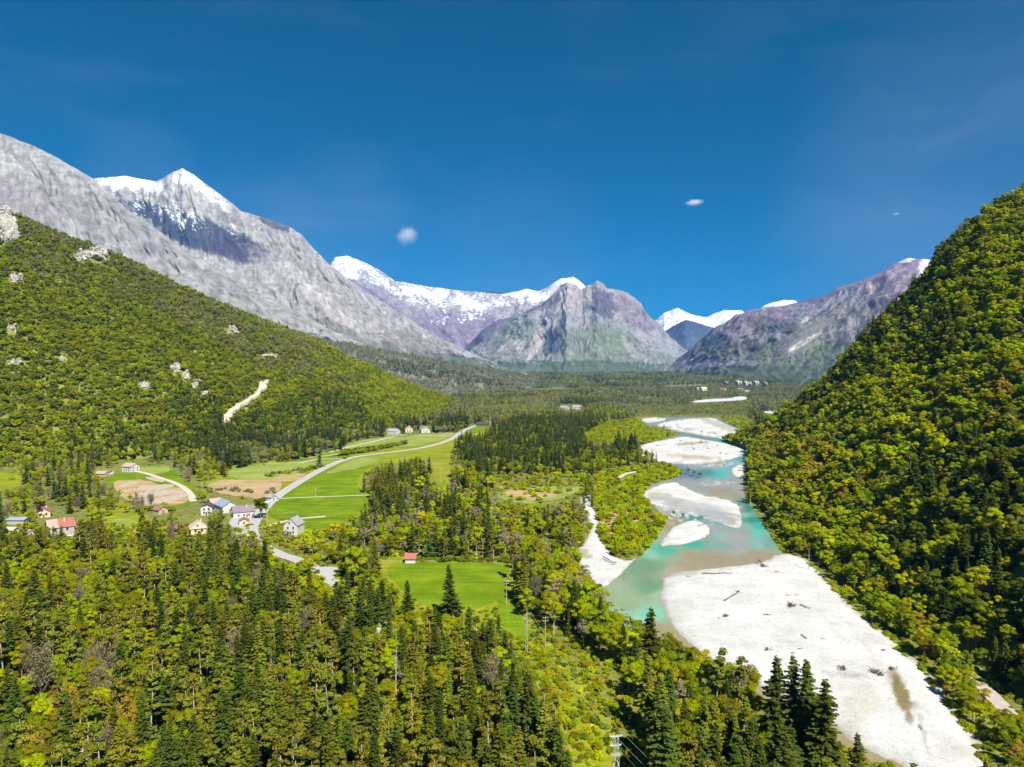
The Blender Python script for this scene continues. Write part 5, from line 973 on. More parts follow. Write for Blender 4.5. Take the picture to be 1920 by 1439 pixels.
town(36, 1080, 1200, 698, 705, 0, 4400, 5100, 'pale building in the distant town east of its centre, below the massif', 'buildings of the far side of the distant town', 'town_building')
town(5, 1300, 1420, 722, 734, 0, 2500, 3000, 'pale building scattered in the distant flat woods right of the town', 'lone distant buildings', 'distant_house')
# ------------------------------------------------------------------ poles and cables
def arms_pole(px, py, h, label, name='utility_pole', arms=(.3, 1.3), aw=2.0, m=WDL, rz=0, r=.13):
    x, y = place(px, py); o = root(name, (x, y, 0), label, 'utility pole', 'utility poles' if name == 'utility_pole' else None, rz)
    t = MB(); t.tube([(0, 0, -1), (0, 0, h)], [r * 1.25, r * .8], 8); t.build('pole', m, o)
    for a in arms:
        c = MB(); c.box(-aw / 2, aw / 2, -.07 - r, -r * .8, h - a - .07, h - a + .07); co = c.build('crossarm', m, o)
        for s in (-1, 0, 1) if a == arms[0] else (-1, 1):
            q = MB(); q.tube([(s * aw * .45, -.1 - r * .5, h - a + .075), (s * aw * .45, -.1 - r * .5, h - a + .38)], .06, 6); q.build('insulator', WH, co)
    return x, y
pole2 = arms_pole(1022, 1222, 11.2, 'tall thin timber pole with two short crossarms at the corridor, right of the lattice mast', rz=.3, aw=1.8)
arms_pole(949, 1136, 9.8, 'timber pole at the right edge of the green clearing', rz=.4)
arms_pole(905, 1047, 9.5, 'timber pole by the pale track behind the clearing', rz=.5)
arms_pole(591, 938, 8.5, 'thin pole standing in the bright green field by the footpath', rz=.6, aw=1.2)
arms_pole(379, 928, 9, 'thin pole beside the curved driveway of the hamlet', rz=.6, aw=1.2)
arms_pole(787, 842, 12, 'pole beside the bend of the road in front of the far houses', rz=.6, aw=1.5)
arms_pole(825, 905, 11, 'pale pole between the dark spruces right of the meadow', rz=.6, aw=1.5)
arms_pole(500, 985, 8, 'thin pole by the main road in the hamlet', rz=.6, aw=1.2)
def mast(x, y, h, label, wd=.42, arms=((0, 1.4, 1.4), (1.9, 1.3, 1.1), (3.8, 1.0, 1.0)), rz=0.2, oval=True):
    o = root('lattice_mast', (x, y, 0), label, 'power mast', None, rz); t = MB(); hw = wd
    for sx in (-1, 1):
        for sy in (-1, 1): t.tube([(sx * hw * 1.5, sy * hw * 1.5, -1), (sx * hw * .9, sy * hw * .9, h)], .055, 5)
    nz = int(h / .9)
    for i in range(nz):
        z0 = i * h / nz; z1 = (i + 1) * h / nz; k0 = hw * (1.5 - .6 * z0 / h); k1 = hw * (1.5 - .6 * z1 / h); s = 1 if i % 2 else -1
        for ax in (0, 1):
            for sd in (-1, 1):
                p = [(s * k0, sd * k0, z0), (-s * k1, sd * k1, z1)] if ax == 0 else [(sd * k0, s * k0, z0), (sd * k1, -s * k1, z1)]; t.tube(p, .035, 4)
    t.build('lattice_frame', MET, o); tips = []
    for dz, l, r_ in arms:
        z = h - dz; c = MB()
        if oval:
            pts = [((-l if math.cos(a) < 0 else r_) * abs(math.cos(a)), .38 * math.sin(a), z + .02) for a in np.linspace(0, 2 * math.pi, 25)]
            c.tube(pts, .06, 5); c.tube([(-l, 0, z), (r_, 0, z)], .05, 5)
        else: c.box(-l, r_, -.08, .08, z - .08, z + .08)
        co = c.build('crossarm', MET, o)
        for s, k in ((-1, l), (1, r_)):
            if k < .3: continue
            q = MB(); q.tube([(s * k, 0, z + .08), (s * k, 0, z + .5)], [.09, .05], 6); q.build('insulator', WH, co)
            tips.append((x + s * k * math.cos(rz), y + s * k * math.sin(rz), z + .5))
    return tips
m1x, m1y, _ = P(1155, 1380, 150); h1 = float(P(1155, 1380, 150)[2])
t1 = mast(float(m1x), float(m1y), h1, 'steel lattice power mast with oval top arm nearest the camera, at the bottom edge')
m2x, m2y = place(987, 1226)
t2 = mast(m2x, m2y, 12.8, 'steel lattice power mast with three staggered flat arms standing at the corridor edge', .22, ((.1, .15, 1.3), (1.5, 1.1, .15), (2.4, .15, 1.4)), .1, False)
def cable(p, q_, sag, label):
    p, q_ = np.array(p), np.array(q_); pts = [p + (q_ - p) * t - np.array([0, 0, sag * 4 * t * (1 - t)]) for t in np.linspace(0, 1, 24)]
    t = MB(); t.tube(pts, .03, 4); t.build('power_cable', WIRE, label=label, cat='cable', group='cables of the lattice masts')
for i, (a, b_) in enumerate(zip([t1[0], t1[1], t1[3]], [t2[1], t2[0], t2[-1]])): cable(a, b_, 1.6, 'grey cable hanging between the two lattice masts along the corridor')
for i in (1, 3, 5): cable(t1[i], (t1[i][0] + 22, t1[i][1] - 60, t1[i][2] + 3), 1.2, 'grey cable running from the nearest mast out of the bottom edge')
# ------------------------------------------------------------------ cars on the road
def car(px, py, rz, colm, label):
    x, y = place(px, py); o = root('parked_car' if 'parked' in label else 'car', (x, y, .32), label, 'car', None, rz)
    prof = [(-2.1, .35), (2.1, .35), (2.15, .8), (1.3, .95), (.7, 1.42), (-1.1, 1.45), (-1.9, .95), (-2.15, .85)]; b = MB(); b.prism([(a, -.86, c) for a, c in prof], (0, 1.72, 0)); b.build('body', colm, o)
    g = MB(); g.prism([(1.15, -.80, .97), (.68, -.80, 1.47), (-1.05, -.80, 1.50), (-1.7, -.80, .98)], (0, 1.6, 0)); g.build('windows', GLS, o)
    for a in (-1.35, 1.35):
        for s in (-.8, .8): w_ = MB(); w_.tube([(a, s - .1, .33), (a, s + .1, .33)], .33, 12); w_.build('wheel', R_dk, o)
car(646, 861, .35, simple('dark_car_paint', (.03, .035, .05), .3, .05, 1), 'dark car driving on the valley road between the fields')
car(474, 962, 1.2, simple('silver_car_paint', (.5, .5, .52), .3, .05, 1), 'silver parked car on the paved yard in the hamlet')
car(502, 944, 1.0, simple('white_car_paint', (.7, .7, .7), .3, .05, 1), 'white parked van-like car under the big green tree by the road')
# low white fence / walls of the hamlet
def fence(pts, label, h=1.0, m=WDL, cat='fence'):
    xy = [place(*p) for p in pts]; o = root('fence', (xy[0][0], xy[0][1], 0), label, cat); ox, oy = xy[0]; rr_ = MB()
    for (a, b_), (c, d) in zip(xy[:-1], xy[1:]):
        n = max(1, int(math.hypot(c - a, d - b_) / 2.5)); 
        for k in (.45, .85): rr_.tube([(a - ox, b_ - oy, h * k), (c - ox, d - oy, h * k)], .05, 4)
        for i in range(n):
            q = MB(); x, y = a + (c - a) * i / n - ox, b_ + (d - b_) * i / n - oy; q.box(x - .07, x + .07, y - .07, y + .07, -.3, h); q.build('post', m, o)
    rr_.build('rail', m, o)
fence([(524, 966), (545, 962), (560, 962)], 'pale low fence behind the white gabled house')
fence([(690, 1052), (760, 1056), (860, 1052), (940, 1058)], 'low timber fence along the far edge of the green clearing')
fence([(378, 1040), (414, 1040)], 'short whitish fence among the trees below the cream cottage')
# ------------------------------------------------------------------ driftwood
DW = simple('weathered_driftwood', (0.13, 0.10, 0.085), .9, .35, 3, .4)
def log(px0, py0, px1, py1, r, label, rootball=0, name='driftwood_log'):
    x0, y0 = place(px0, py0); x1, y1 = place(px1, py1); r *= .72; z = 1.22 + r; ln = math.hypot(x1 - x0, y1 - y0); rg = random.Random(int(px0 + py0)); t = MB()
    pts = [(x0 + (x1 - x0) * k, y0 + (y1 - y0) * k + rg.uniform(-.2, .2), z + rg.uniform(-.05, .15)) for k in np.linspace(0, 1, 7)]
    t.tube(pts, [r * (1 - .6 * k / 6) for k in range(7)], 7)
    for i in range(5 if ln > 4 else 2):
        k = rg.uniform(.25, .95); p = Vector((x0 + (x1 - x0) * k, y0 + (y1 - y0) * k, z)); q = p + Vector((rg.uniform(-1.5, 1.5), rg.uniform(-1.5, 1.5), rg.uniform(0, .7))); t.tube([p, q], [r * .4, r * .1], 4)
    for i in range(rootball):
        q = Vector((x1, y1, z)); e = q + Vector((rg.gauss(0, 1), rg.gauss(0, 1), abs(rg.gauss(0, .8)) - .3)) * 1.0; t.tube([q, e], [r * .6, r * .12], 4)
    t.build(name, DW, label=label, cat='driftwood')
log(1316, 1081, 1372, 1081, .35, 'longest driftwood log lying crosswise at the top of the large gravel bar')
log(1358, 1133, 1384, 1116, .35, 'driftwood log with upturned roots lying slantwise on the large gravel bar', 10)
log(1500, 1141, 1519, 1148, .3, 'short slanting log right of the dark root tangle')
log(1431, 1159, 1447, 1160, .25, 'small flat log below the dark root tangle')
log(1502, 1197, 1512, 1206, .25, 'short log in the middle of the gravel bar lower right of the root tangle')
log(1286, 1086, 1296, 1087, .2, 'tiny log left of the longest driftwood log')
log(1452, 1077, 1460, 1078, .2, 'tiny log near the upper right corner of the gravel bar')
log(1474, 1122, 1484, 1123, .15, 'thin stick above the dark root tangle'); log(1488, 1120, 1497, 1121, .15, 'thin stick just above and right of the dark root tangle')
log(1722, 1368, 1729, 1379, .15, 'forked branch beside the curved dark groove at the lower right of the bar'); log(1345, 1166, 1352, 1165, .15, 'small stick left of the branch pile')
log(1483, 1232, 1492, 1233, .2, 'small log above the three tall riverside spruces'); log(1495, 1224, 1503, 1224, .15, 'thin stick near the small log above the tall spruces'); log(1538, 1204, 1548, 1206, .12, 'thin pale stick in the lower middle of the gravel bar')
log(1325, 985, 1309, 990, .3, 'branch lying on the small gravel islet', 4); log(1266, 988, 1278, 985, .3, 'log at the upper edge of the small gravel islet'); log(1130, 1049, 1152, 1062, .35, 'long branch on the left gravel beach', 5); log(1428, 1064, 1422, 1057, .4, 'big root stump at the top right of the gravel bar', 12)
def tangle(px, py, s, n, label, name='root_tangle', z=1.2):
    x, y = place(px, py); s *= .78; n = int(n * .9); rg = random.Random(int(px)); t = MB()
    for i in range(n):
        p = Vector((x + rg.gauss(0, s * .45), y + rg.gauss(0, s * .45), z + .1)); q = p + Vector((rg.gauss(0, s * .6), rg.gauss(0, s * .6), abs(rg.gauss(0, s * .55)))); t.tube([p, (p + q) / 2 + Vector((0, 0, .2)), q], [.12, .09, .03], 4)
    t.build(name, DW, label=label, cat='driftwood')
tangle(1483, 1142, 1.8, 60, 'dark bushy root tangle standing on the middle of the large gravel bar'); tangle(1359, 1162, 1.5, 26, 'flat pile of dark branches on the left half of the gravel bar', 'branch_pile'); tangle(1431, 1067, 1.8, 40, 'dark stump with branches by the shallow brown water')
tangle(1438, 1226, 1.2, 22, 'small dark branch pile left above the tall riverside spruces', 'branch_pile'); tangle(1640, 1268, 1.5, 30, 'dark branch pile just left of the brown pool', 'branch_pile'); tangle(1650, 1274, 1.3, 24, 'second dark branch pile touching the brown pool', 'branch_pile')
tangle(1672, 1262, 1.3, 20, 'brown branch pile at the top of the brown pool', 'branch_pile'); tangle(1580, 1262, 1.8, 22, 'brown brush heap at the lower middle of the gravel bar', 'branch_pile'); tangle(1655, 1227, .9, 10, 'tiny twig heap near the tree line on the bar', 'branch_pile')
for i, (a, b_, c) in enumerate([(1250, 803, 7), (1285, 808, 9), (1315, 811, 6), (1340, 815, 6), (1270, 797, 6), (1300, 844, 7), (1327, 843, 6), (1350, 852, 7), (1232, 838, 9), (1275, 828, 6), (1315, 832, 9), (1362, 854, 4), (1345, 838, 5), (1245, 798, 5)]):
    tangle(a, b_, c * .35, 22, ['line of dark drift brush on the far upper gravel bars', 'dark drift brush on the broad pale bar below the far channel'][int(b_ > 820)], 'drift_brush', 1.0); bpy.context.scene.collection.objects[-1]['group'] = ['drift brush on the far bars', 'drift brush on the broad bar'][int(b_ > 820)]
# ------------------------------------------------------------------ rocks on the left hill
M_outcrop = simple('limestone', (0.36, 0.345, 0.31), .95, .45, .3, 1.0, bscale=.4)
def near_hill(H, px, py, ex=None):
    m_ = (H['V'] >= -.05) & (H['V'] <= 1); d = np.where(m_, (H['PX'] - px) ** 2 + (H['PY'] - py) ** 2, 1e12); k = np.unravel_index(np.argmin(d), d.shape); return np.array([H['X'][k], H['Y'][k], H['Z'][k]])
def rock(px, py, rx, ry, label, H=HL, name='rock_outcrop'):
    c = near_hill(H, px, py + ry * .3); k = c[1] / F; bm = bmesh.new(); rg = random.Random(int(px * 3 + py))
    for i in range(max(4, int(rx * ry / 16))):
        ox, oz = rg.uniform(-.7, .7) * rx, rg.uniform(-.7, .7) * ry; p = near_hill(H, px + ox, py + oz); s = rg.uniform(.22, .42) * min(rx, ry) * k * .85
        r = bmesh.ops.create_icosphere(bm, subdivisions=3, radius=1, matrix=Matrix.Translation(Vector(p) + Vector((0, -s * .2, s * .3))) @ Matrix.Diagonal((s * rg.uniform(.7, 1.3), s * .7, s * rg.uniform(.9, 1.5), 1)))
    bmesh.ops.create_icosphere(bm, subdivisions=3, radius=1, matrix=Matrix.Translation(Vector(near_hill(H, px, py))) @ Matrix.Diagonal((rx * k * .55, rx * k * .4, ry * k * .5, 1)))
    for v in bm.verts: v.co += Vector(mnoise.noise_vector(v.co * (1.1 / max(k * 5, 1)))) * k * 4 + Vector(mnoise.noise_vector(v.co * .6)) * k * 2.4
    bm.transform(Matrix.Translation(-Vector(c))); me = bpy.data.meshes.new(name); bm.to_mesh(me); bm.free(); me.materials.append(M_outcrop)
    o = link(name, me, None, label, 'rock'); o.location = c
RL = ['tall grey cliff at the left edge of the wooded hill', 'pale rock band high on the left hill below its crest', 'broken rocks left of the high pale rock band', 'small white rocks at the far left of the hill', 'small white rock patch low on the left hill above the village', 'wide white rock face in the middle of the left hill', 'top rock of the white streak in the middle of the hill', 'second rock of the white streak on the left hill', 'third rock of the white streak on the left hill', 'lowest rock of the white streak on the left hill', 'pale rock patch high on the right half of the left hill', 'faint rocks at the left edge halfway up the hill', 'flat pale rocks on the right part of the left hill', 'scattered pale rocks left of the small white patch', 'pale boulders at the hill foot above the meadow', 'single small rock left of the white streak']
for (a, b_, c, d), l in zip(ROCKS_L, RL): rock(a, b_, c, d, l)
sc = MB(); M_scree = simple('pale_scree', (.50, .45, .36), .95, .25, .3, .5)
ctr = [(492, 716), (492, 730), (470, 748), (445, 765), (426, 780), (419, 792)]; lp = [near_hill(HL, a, b_) for a, b_ in ctr]
dn = []; 
for i in range(len(lp) - 1):
    for k in range(6): dn.append(lp[i] + (lp[i + 1] - lp[i]) * k / 6)
dn.append(lp[-1])
for i in range(len(dn) - 1):
    wd = 6.5 + 2 * math.sin(i * 1.3); a, b_ = dn[i], dn[i + 1]; wd2 = 6.5 + 2 * math.sin((i + 1) * 1.3)
    sc.prism([(a[0] - wd, a[1] - 3, a[2] + 1.2), (b_[0] - wd2, b_[1] - 3, b_[2] + 1.2), (b_[0] + wd2, b_[1] - 2, b_[2] + 3.2), (a[0] + wd, a[1] - 2, a[2] + 3.2)], (0, 0, -3))
sc.build('scree_track', M_scree, label='pale scree track slanting down the right part of the left hill', kind='structure')
for i, (a, b_, c, d) in enumerate([(1385, 717, 9, 2.5), (1400, 719, 10, 3), (1418, 718, 9, 3), (1434, 719, 6, 2.5), (1360, 717, 4, 2.)]):
    x, y, z = P(a, b_, 3000); bm = bmesh.new()
    for j in range(6):
        s = c * 2.2 * .5; bmesh.ops.create_icosphere(bm, subdivisions=3, radius=1, matrix=Matrix.Translation((random.uniform(-s, s), random.uniform(-9, 9), 0)) @ Matrix.Diagonal((s * .6, 12, d * 3.4, 1)))
    for v in bm.verts: v.co += Vector(mnoise.noise_vector(v.co * .09)) * 5
    me = bpy.data.meshes.new('gravel_cliff'); bm.to_mesh(me); bm.free(); me.materials.append(M_outcrop); o = link('gravel_cliff', me, None, ['leftmost part', 'second part', 'third part', 'rightmost part', 'small detached piece'][i] + ' of the pale eroded cliff beyond the far river bend', 'cliff', 'pale eroded cliffs'); o.location = (float(x), float(y), float(z) - 2)
# ------------------------------------------------------------------ clouds
def cloud(px, py, d, rx, rz_, dens, label, seed):
    x, y, z = P(px, py, d); bm = bmesh.new(); bmesh.ops.create_icosphere(bm, subdivisions=4, radius=1)
    for v in bm.verts: v.co *= 1 + .25 * mnoise.noise(v.co * 1.6 + Vector((seed, 0, 0)))
    me = bpy.data.meshes.new('cloud'); bm.to_mesh(me); bm.free(); o = link('cloud', me, None, label, 'cloud'); o.location = (float(x), float(y), float(z)); o.scale = (rx, rx * .7, rz_)
    m, nt, out = mat('cloud_vapour'); v = N(nt, 'ShaderNodeVolumePrincipled'); tc = N(nt, 'ShaderNodeTexCoord'); n = noise_n(nt, 1.7, 5, .65, vec=tc.outputs['Object'])
    ln = N(nt, 'ShaderNodeVectorMath', operation='LENGTH'); L(nt, tc.outputs['Object'], ln.inputs[0])
    f = N(nt, 'ShaderNodeMapRange'); f.inputs['From Min'].default_value = .98; f.inputs['From Max'].default_value = .05; f.inputs['To Min'].default_value = -.55; f.inputs['To Max'].default_value = .45; L(nt, ln.outputs['Value'], f.inputs['Value'])
    ad = N(nt, 'ShaderNodeMath', operation='ADD'); L(nt, n.outputs['Fac'], ad.inputs[0]); L(nt, f.outputs[0], ad.inputs[1])
    g = N(nt, 'ShaderNodeMapRange'); g.inputs['From Min'].default_value = .42; g.inputs['From Max'].default_value = 1.0; g.inputs['To Max'].default_value = dens; L(nt, ad.outputs[0], g.inputs['Value']); L(nt, g.outputs[0], v.inputs['Density']); v.inputs['Color'].default_value = (1, 1, 1, 1); v.inputs['Anisotropy'].default_value = .0
    L(nt, v.outputs[0], out.inputs['Volume']); me.materials.append(m)
cloud(763, 441, 12500, 360, 300, .008, 'small soft round white cloud above the snowy ridge', 1)
cloud(1302, 379, 11000, 260, 90, .016, 'tiny bright elongated cloud in the right part of the sky', 5)
0 and cloud(700, 428, 13500, 900, 120, .0010, 'faint veil of cloud left of the small round cloud', 9)
cloud(1680, 401, 12500, 110, 60, .012, 'faint speck of cloud near the right hillside', 13)
# ------------------------------------------------------------------ haze
hb = MB(); hb.box(-21000, 21000, -2500, 24000, -75, 2080); m, nt, out = mat('valley_haze'); v = N(nt, 'ShaderNodeVolumePrincipled')
v.inputs['Density'].default_value = HAZE; v.inputs['Color'].default_value = (0.08, 0.33, 0.85, 1); v.inputs['Anisotropy'].default_value = 0.0; L(nt, v.outputs[0], out.inputs['Volume'])
if HAZE > 0: hb.build('haze', m, kind='stuff')
# ------------------------------------------------------------------ plant everything
valley(); hills(); bank_strip()
T = np.concatenate(TX)
# hand placed trees: px, py(base), height m, shape, variant, leaf, name label
HERO = [
 (846, 1158, 19.5, 'spr0', 1, 'spruce', 'tall blue green spruce standing alone in front of the green clearing'),
 (1221, 1262, 19.5, 'spr0', 3, 'spruce', 'tall spruce on the left bank in front of the turquoise river'),
 (1452, 1400, 22, 'spr0', 1, 'spruce', 'leftmost of the tall dark spruces rising against the white gravel bar'),
 (1487, 1412, 22.5, 'spr0', 0, 'spruce', 'second of the tall dark spruces rising against the white gravel bar'),
 (1512, 1420, 23, 'spr0', 3, 'spruce', 'third of the tall dark spruces rising against the white gravel bar'),
 (1548, 1452, 21.5, 'spr0', 1, 'spruce', 'rightmost of the tall dark spruces rising against the white gravel bar'),
 (1341, 1330, 16.6, 'pin0', 0, 'pine', 'pine with layered crown left of the slender pine by the river'),
 (1382, 1345, 16, 'pin0', 2, 'pine', 'slender pine with sparse crown left of the tall dark spruces'),
 (1170, 1250, 13, 'spr0', 0, 'spruce', 'dark dense conifer just left of the tall riverbank spruce'),
 (1608, 1500, 14, 'spr0', 1, 'spruce', 'small spruce top at the bottom edge by the gravel bar'),
 (488, 974, 14, 'bro0', 0, 'deep', 'big rounded dark green tree by the road in the hamlet'),
 (787, 932, 15, 'bro0', 2, 'yellow', 'bright yellow tree right of the dark spruce clump'),
 (665, 1110, 19, 'bro0', 4, 'yellow', 'tall yellow green tree right of the road junction'),
 (1004, 1135, 13, 'bar0', 0, 'twig', 'round leafless brownish tree right of the green clearing'),
 (1038, 1190, 14, 'air0', 1, 'yellow', 'pale yellow airy tree beside the timber pole'),
 (1004, 1010, 12, 'bro0', 3, 'yellow', 'bright yellow tree between darker trees behind the clearing'),
 (920, 922, 12, 'bro0', 1, 'yellow', 'yellow tree at the edge of the conifer wood'),
 (350, 905, 12, 'bar0', 1, 'twig', 'wide pale leafless tree by the curved driveway'),
 (320, 1024, 13, 'bar0', 2, 'twig', 'bare pale tree in front of the cream cottage'),
 (75, 1330, 19, 'bar0', 1, 'twig', 'tall bare tree at the lower left among the pines'),
 (148, 1160, 14, 'bar0', 2, 'twig', 'slim bare tree in the light green wood at the left'),
 (1516, 1072, 11, None, 0, None, 'dead white snag standing at the foot of the right hill'),
 (742, 1305, 14, None, 1, None, 'dead white trunk with stub branches in the middle of the front wood'),
 (550, 1000, 0, None, 0, None, ''),
 (880, 1225, 15, 'spr0', 2, 'spruce', 'dark conifer below the clearing, left of the lattice mast'),
 (765, 1165, 15, 'spr0', 0, 'spruce', 'bushy spruce at the lower left corner of the clearing'),
 (1300, 893, 6, 'bro0', 0, 'olive', 'left bush on the small stony spit in the river'), (1313, 896, 5, 'bro0', 1, 'olive', 'middle bush on the small stony spit in the river'), (1290, 889, 6, 'bro0', 2, 'olive', 'highest bush on the small stony spit in the river'),
 (1262, 969, 4, 'bro0', 2, 'olive', 'small bush on the left bank beside the teal channel'), (1281, 971, 3, 'bro0', 3, 'olive', 'smallest bush at the water edge by the teal channel'),
]
SHAPES['snag', 0] = snag(1); SHAPES['snag', 1] = snag(2)
hero_xy = []
def tree_obj(pi, x, y, z, s, szz, rot, name, label, cat, group):
    o = bpy.data.objects.new(name, None); COL.objects.link(o); o.location = (x, y, z); o.scale = (s, s, szz); o.rotation_euler = (.05 * math.sin(x * 7.1), .05 * math.sin(y * 5.3), rot); o.empty_display_size = .5
    o['label'] = label; o['category'] = cat
    if group: o['group'] = group
    tm, cm = parts_mesh(pi); a = bpy.data.objects.new('trunk', tm); b = bpy.data.objects.new('crown', cm)
    a.parent = o; b.parent = o; COL.objects.link(a); COL.objects.link(b); return o
for px, py, h, sh, v, lf, lab in HERO:
    if not h: continue
    x, y = place(px, py); hero_xy.append((x, y))
    if sh is None:
        (tv, tf), (cv, cf) = SHAPES['snag', v]; k = h / 12; o = root('dead_tree', (x, y, 0), lab, 'dead tree'); o.scale = (k, k, k)
        link('trunk', mesh_np('trunk', tv, tf, [M_bark2]), o); link('branches', mesh_np('branches', cv, cf, [M_bark2]), o); continue
    p = proto(sh, v, lf); k = h / PROTO[p]['h']; kw = k if sh != 'spr0' else k * 1.05
    tree_obj(p, x, y, 0, kw, k, random.uniform(0, 6), KIND[sh[:3]], lab, KIND[sh[:3]].replace('_', ' ').replace(' tree', '') + ' tree', None)
hx = np.array(hero_xy)
bad = np.zeros(len(T), bool)
for x, y in hx: bad |= np.hypot(T[:, 0] - x, T[:, 1] - y) < 3.8
# keep sight lines to the hero trees, poles and masts open
hp = [(px, py - h * F / place(px, py)[1], py) for px, py, h, sh, v, lf, lab in HERO if h] 
hh = np.array([p['h'] for p in PROTO]); wwp = np.array([p['w'] for p in PROTO]); pid = T[:, 6].astype(int)
bx, by = proj(T[:, 0], T[:, 1], T[:, 2]); tx, ty = proj(T[:, 0], T[:, 1], T[:, 2] + hh[pid] * T[:, 4]); wp = F * wwp[pid] * T[:, 3] / T[:, 1]
for (px, top, base) in hp + [(987, 1150, 1222), (1022, 1158, 1222), (949, 1085, 1135), (905, 1010, 1042), (1155, 1378, 1500), (591, 915, 936), (379, 905, 926), (742, 1235, 1300)]:
    mid = top + (base - top) * .62; bad |= (np.abs(bx - px) < wp * .7 + 3) & (by > base) & (ty < mid)
T = T[~bad]; pid = T[:, 6].astype(int)
# ---- which of each kind show largest? front-to-back coverage of the frame
bx, by = proj(T[:, 0], T[:, 1], T[:, 2]); tx, ty = proj(T[:, 0], T[:, 1], T[:, 2] + hh[pid] * T[:, 4]); wp = F * wwp[pid] * T[:, 3] / T[:, 1]
vis = np.zeros(len(T)); buf = np.zeros((720, 960), np.float32)
conical = np.array([p['key'][0][:3] == 'spr' for p in PROTO])[pid]
order = np.argsort(T[:, 1])
for i in order:
    if T[i, 1] > 1000: break
    x0, x1 = int(max(0, (bx[i] - wp[i] * .8) / 2)), int(min(959, (bx[i] + wp[i] * .8) / 2)); y0, y1 = int(max(0, ty[i] / 2)), int(min(719, by[i] / 2 - (by[i] - ty[i]) * .06))
    if x1 <= x0 or y1 <= y0: continue
    s_ = buf[y0:y1, x0:x1]
    if conical[i]:
        yy, xx = np.mgrid[y0:y1, x0:x1]; inside = np.abs(xx - bx[i] / 2) < (wp[i] / 2) * (yy - y0 + 1) / (y1 - y0)
        vis[i] = ((1 - s_) * inside).sum(); s_ += (1 - s_) * inside * .85
    else: vis[i] = (1 - s_).sum() * .8; s_ += (1 - s_) * .8
kindarr = np.array([KIND[p['key'][0][:3]] for p in PROTO])[pid]
cap = {'spruce_tree': 280, 'broadleaf_tree': 285, 'pine_tree': 290, 'bare_tree': 290, 'shrub': 290}
solo = np.zeros(len(T), bool)
for k, n in cap.items():
    i = np.where((kindarr == k) & (vis > 12))[0]; i = i[np.argsort(-vis[i])][:n]; solo[i] = True
LK = {'spruce': 'dark green', 'olive_spruce': 'olive green', 'far_conifer': 'blackish', 'pine': 'olive', 'bright': 'bright green', 'yellow': 'yellow green', 'olive': 'olive', 'deep': 'deep green', 'orange': 'copper orange', 'twig': 'brown twigged', 'grey': 'grey green'}
REG = [('on the upper part of the steep right hillside', lambda x, y, z, px, py: (z > 110) & (x > 100)), ('halfway up the steep right hillside', lambda x, y, z, px, py: (z > 50) & (x > 100)), ('low on the steep right hillside', lambda x, y, z, px, py: (z > 3) & (x > 100)),
 ('on the bank right of the gravel bar', lambda x, y, z, px, py: (x > 115) & (px > 1400)), ('on the wooded left hill', lambda x, y, z, px, py: z > 3),
 ('in the open power line corridor', lambda x, y, z, px, py: inpoly(px, py, ZONES[0][0])), ('in the leafy riverside wood left of the river', lambda x, y, z, px, py: inpoly(px, py, ZONES[1][0])), ('in the riverside wood at the bottom right', lambda x, y, z, px, py: inpoly(px, py, ZONES[2][0])),
 ('beside the left gravel beach', lambda x, y, z, px, py: inpoly(px, py, ZONES[3][0])), ('around the hamlet houses', lambda x, y, z, px, py: (px < 520) & (py < 1040)), ('in the light green wood below the farmhouse', lambda x, y, z, px, py: (px < 330) & (py < 1240)),
 ('in the lower left corner of the front wood', lambda x, y, z, px, py: (px < 330)), ('beside the road junction and its verge', lambda x, y, z, px, py: (px < 690) & (py < 1190)), ('between meadow and clearing', lambda x, y, z, px, py: (px < 860) & (py < 1060)), ('behind the green clearing', lambda x, y, z, px, py: py < 1060),
 ('just in front of the green clearing', lambda x, y, z, px, py: (px > 640) & (px < 960) & (py < 1250)), ('at the bottom edge left of the corridor', lambda x, y, z, px, py: (px > 690) & (py > 1400)), ('left of the corridor below the clearing', lambda x, y, z, px, py: px > 690), ('at the bottom edge of the front wood', lambda x, y, z, px, py: py > 1400), ('in the middle of the dense front wood', lambda x, y, z, px, py: px > -1e9)]
si = np.where(solo)[0]; reg = np.full(len(si), -1); a_ = T[si]; q_ = proj(a_[:, 0], a_[:, 1], a_[:, 2])
for r_, (nm, fn) in enumerate(REG): reg[(reg < 0) & fn(a_[:, 0], a_[:, 1], a_[:, 2], q_[0], q_[1])] = r_
WORD = {'spruce_tree': 'spruce', 'broadleaf_tree': 'broadleaf tree', 'pine_tree': 'pine', 'bare_tree': 'leafless tree', 'shrub': 'shrub'}
for j, i in enumerate(si):
    p = int(T[i, 6]); k = kindarr[i]; lf = PROTO[p]['key'][2]; hgt = PROTO[p]['h'] * T[i, 4]
    lim = {'spruce_tree': (16, 19.5), 'pine_tree': (15, 18), 'broadleaf_tree': (8, 11), 'bare_tree': (9.5, 12), 'shrub': (1.8, 2.8)}[k]
    sz = 'small' if hgt < lim[0] else ('medium sized' if hgt < lim[1] else 'tall'); airy = 'thin-crowned ' if PROTO[p]['key'][0] == 'air0' else ''
    lab = f"{sz} {airy}{LK[lf]} {WORD[k]} {REG[reg[j]][0]}"
    tree_obj(p, *T[i, :3], T[i, 3], T[i, 4], T[i, 5], k, lab, {'broadleaf_tree': 'broadleaf tree', 'spruce_tree': 'spruce', 'pine_tree': 'pine', 'bare_tree': 'leafless tree', 'shrub': 'shrub'}[k], f"{LK[lf]} {WORD[k]}s {REG[reg[j]][0]}")
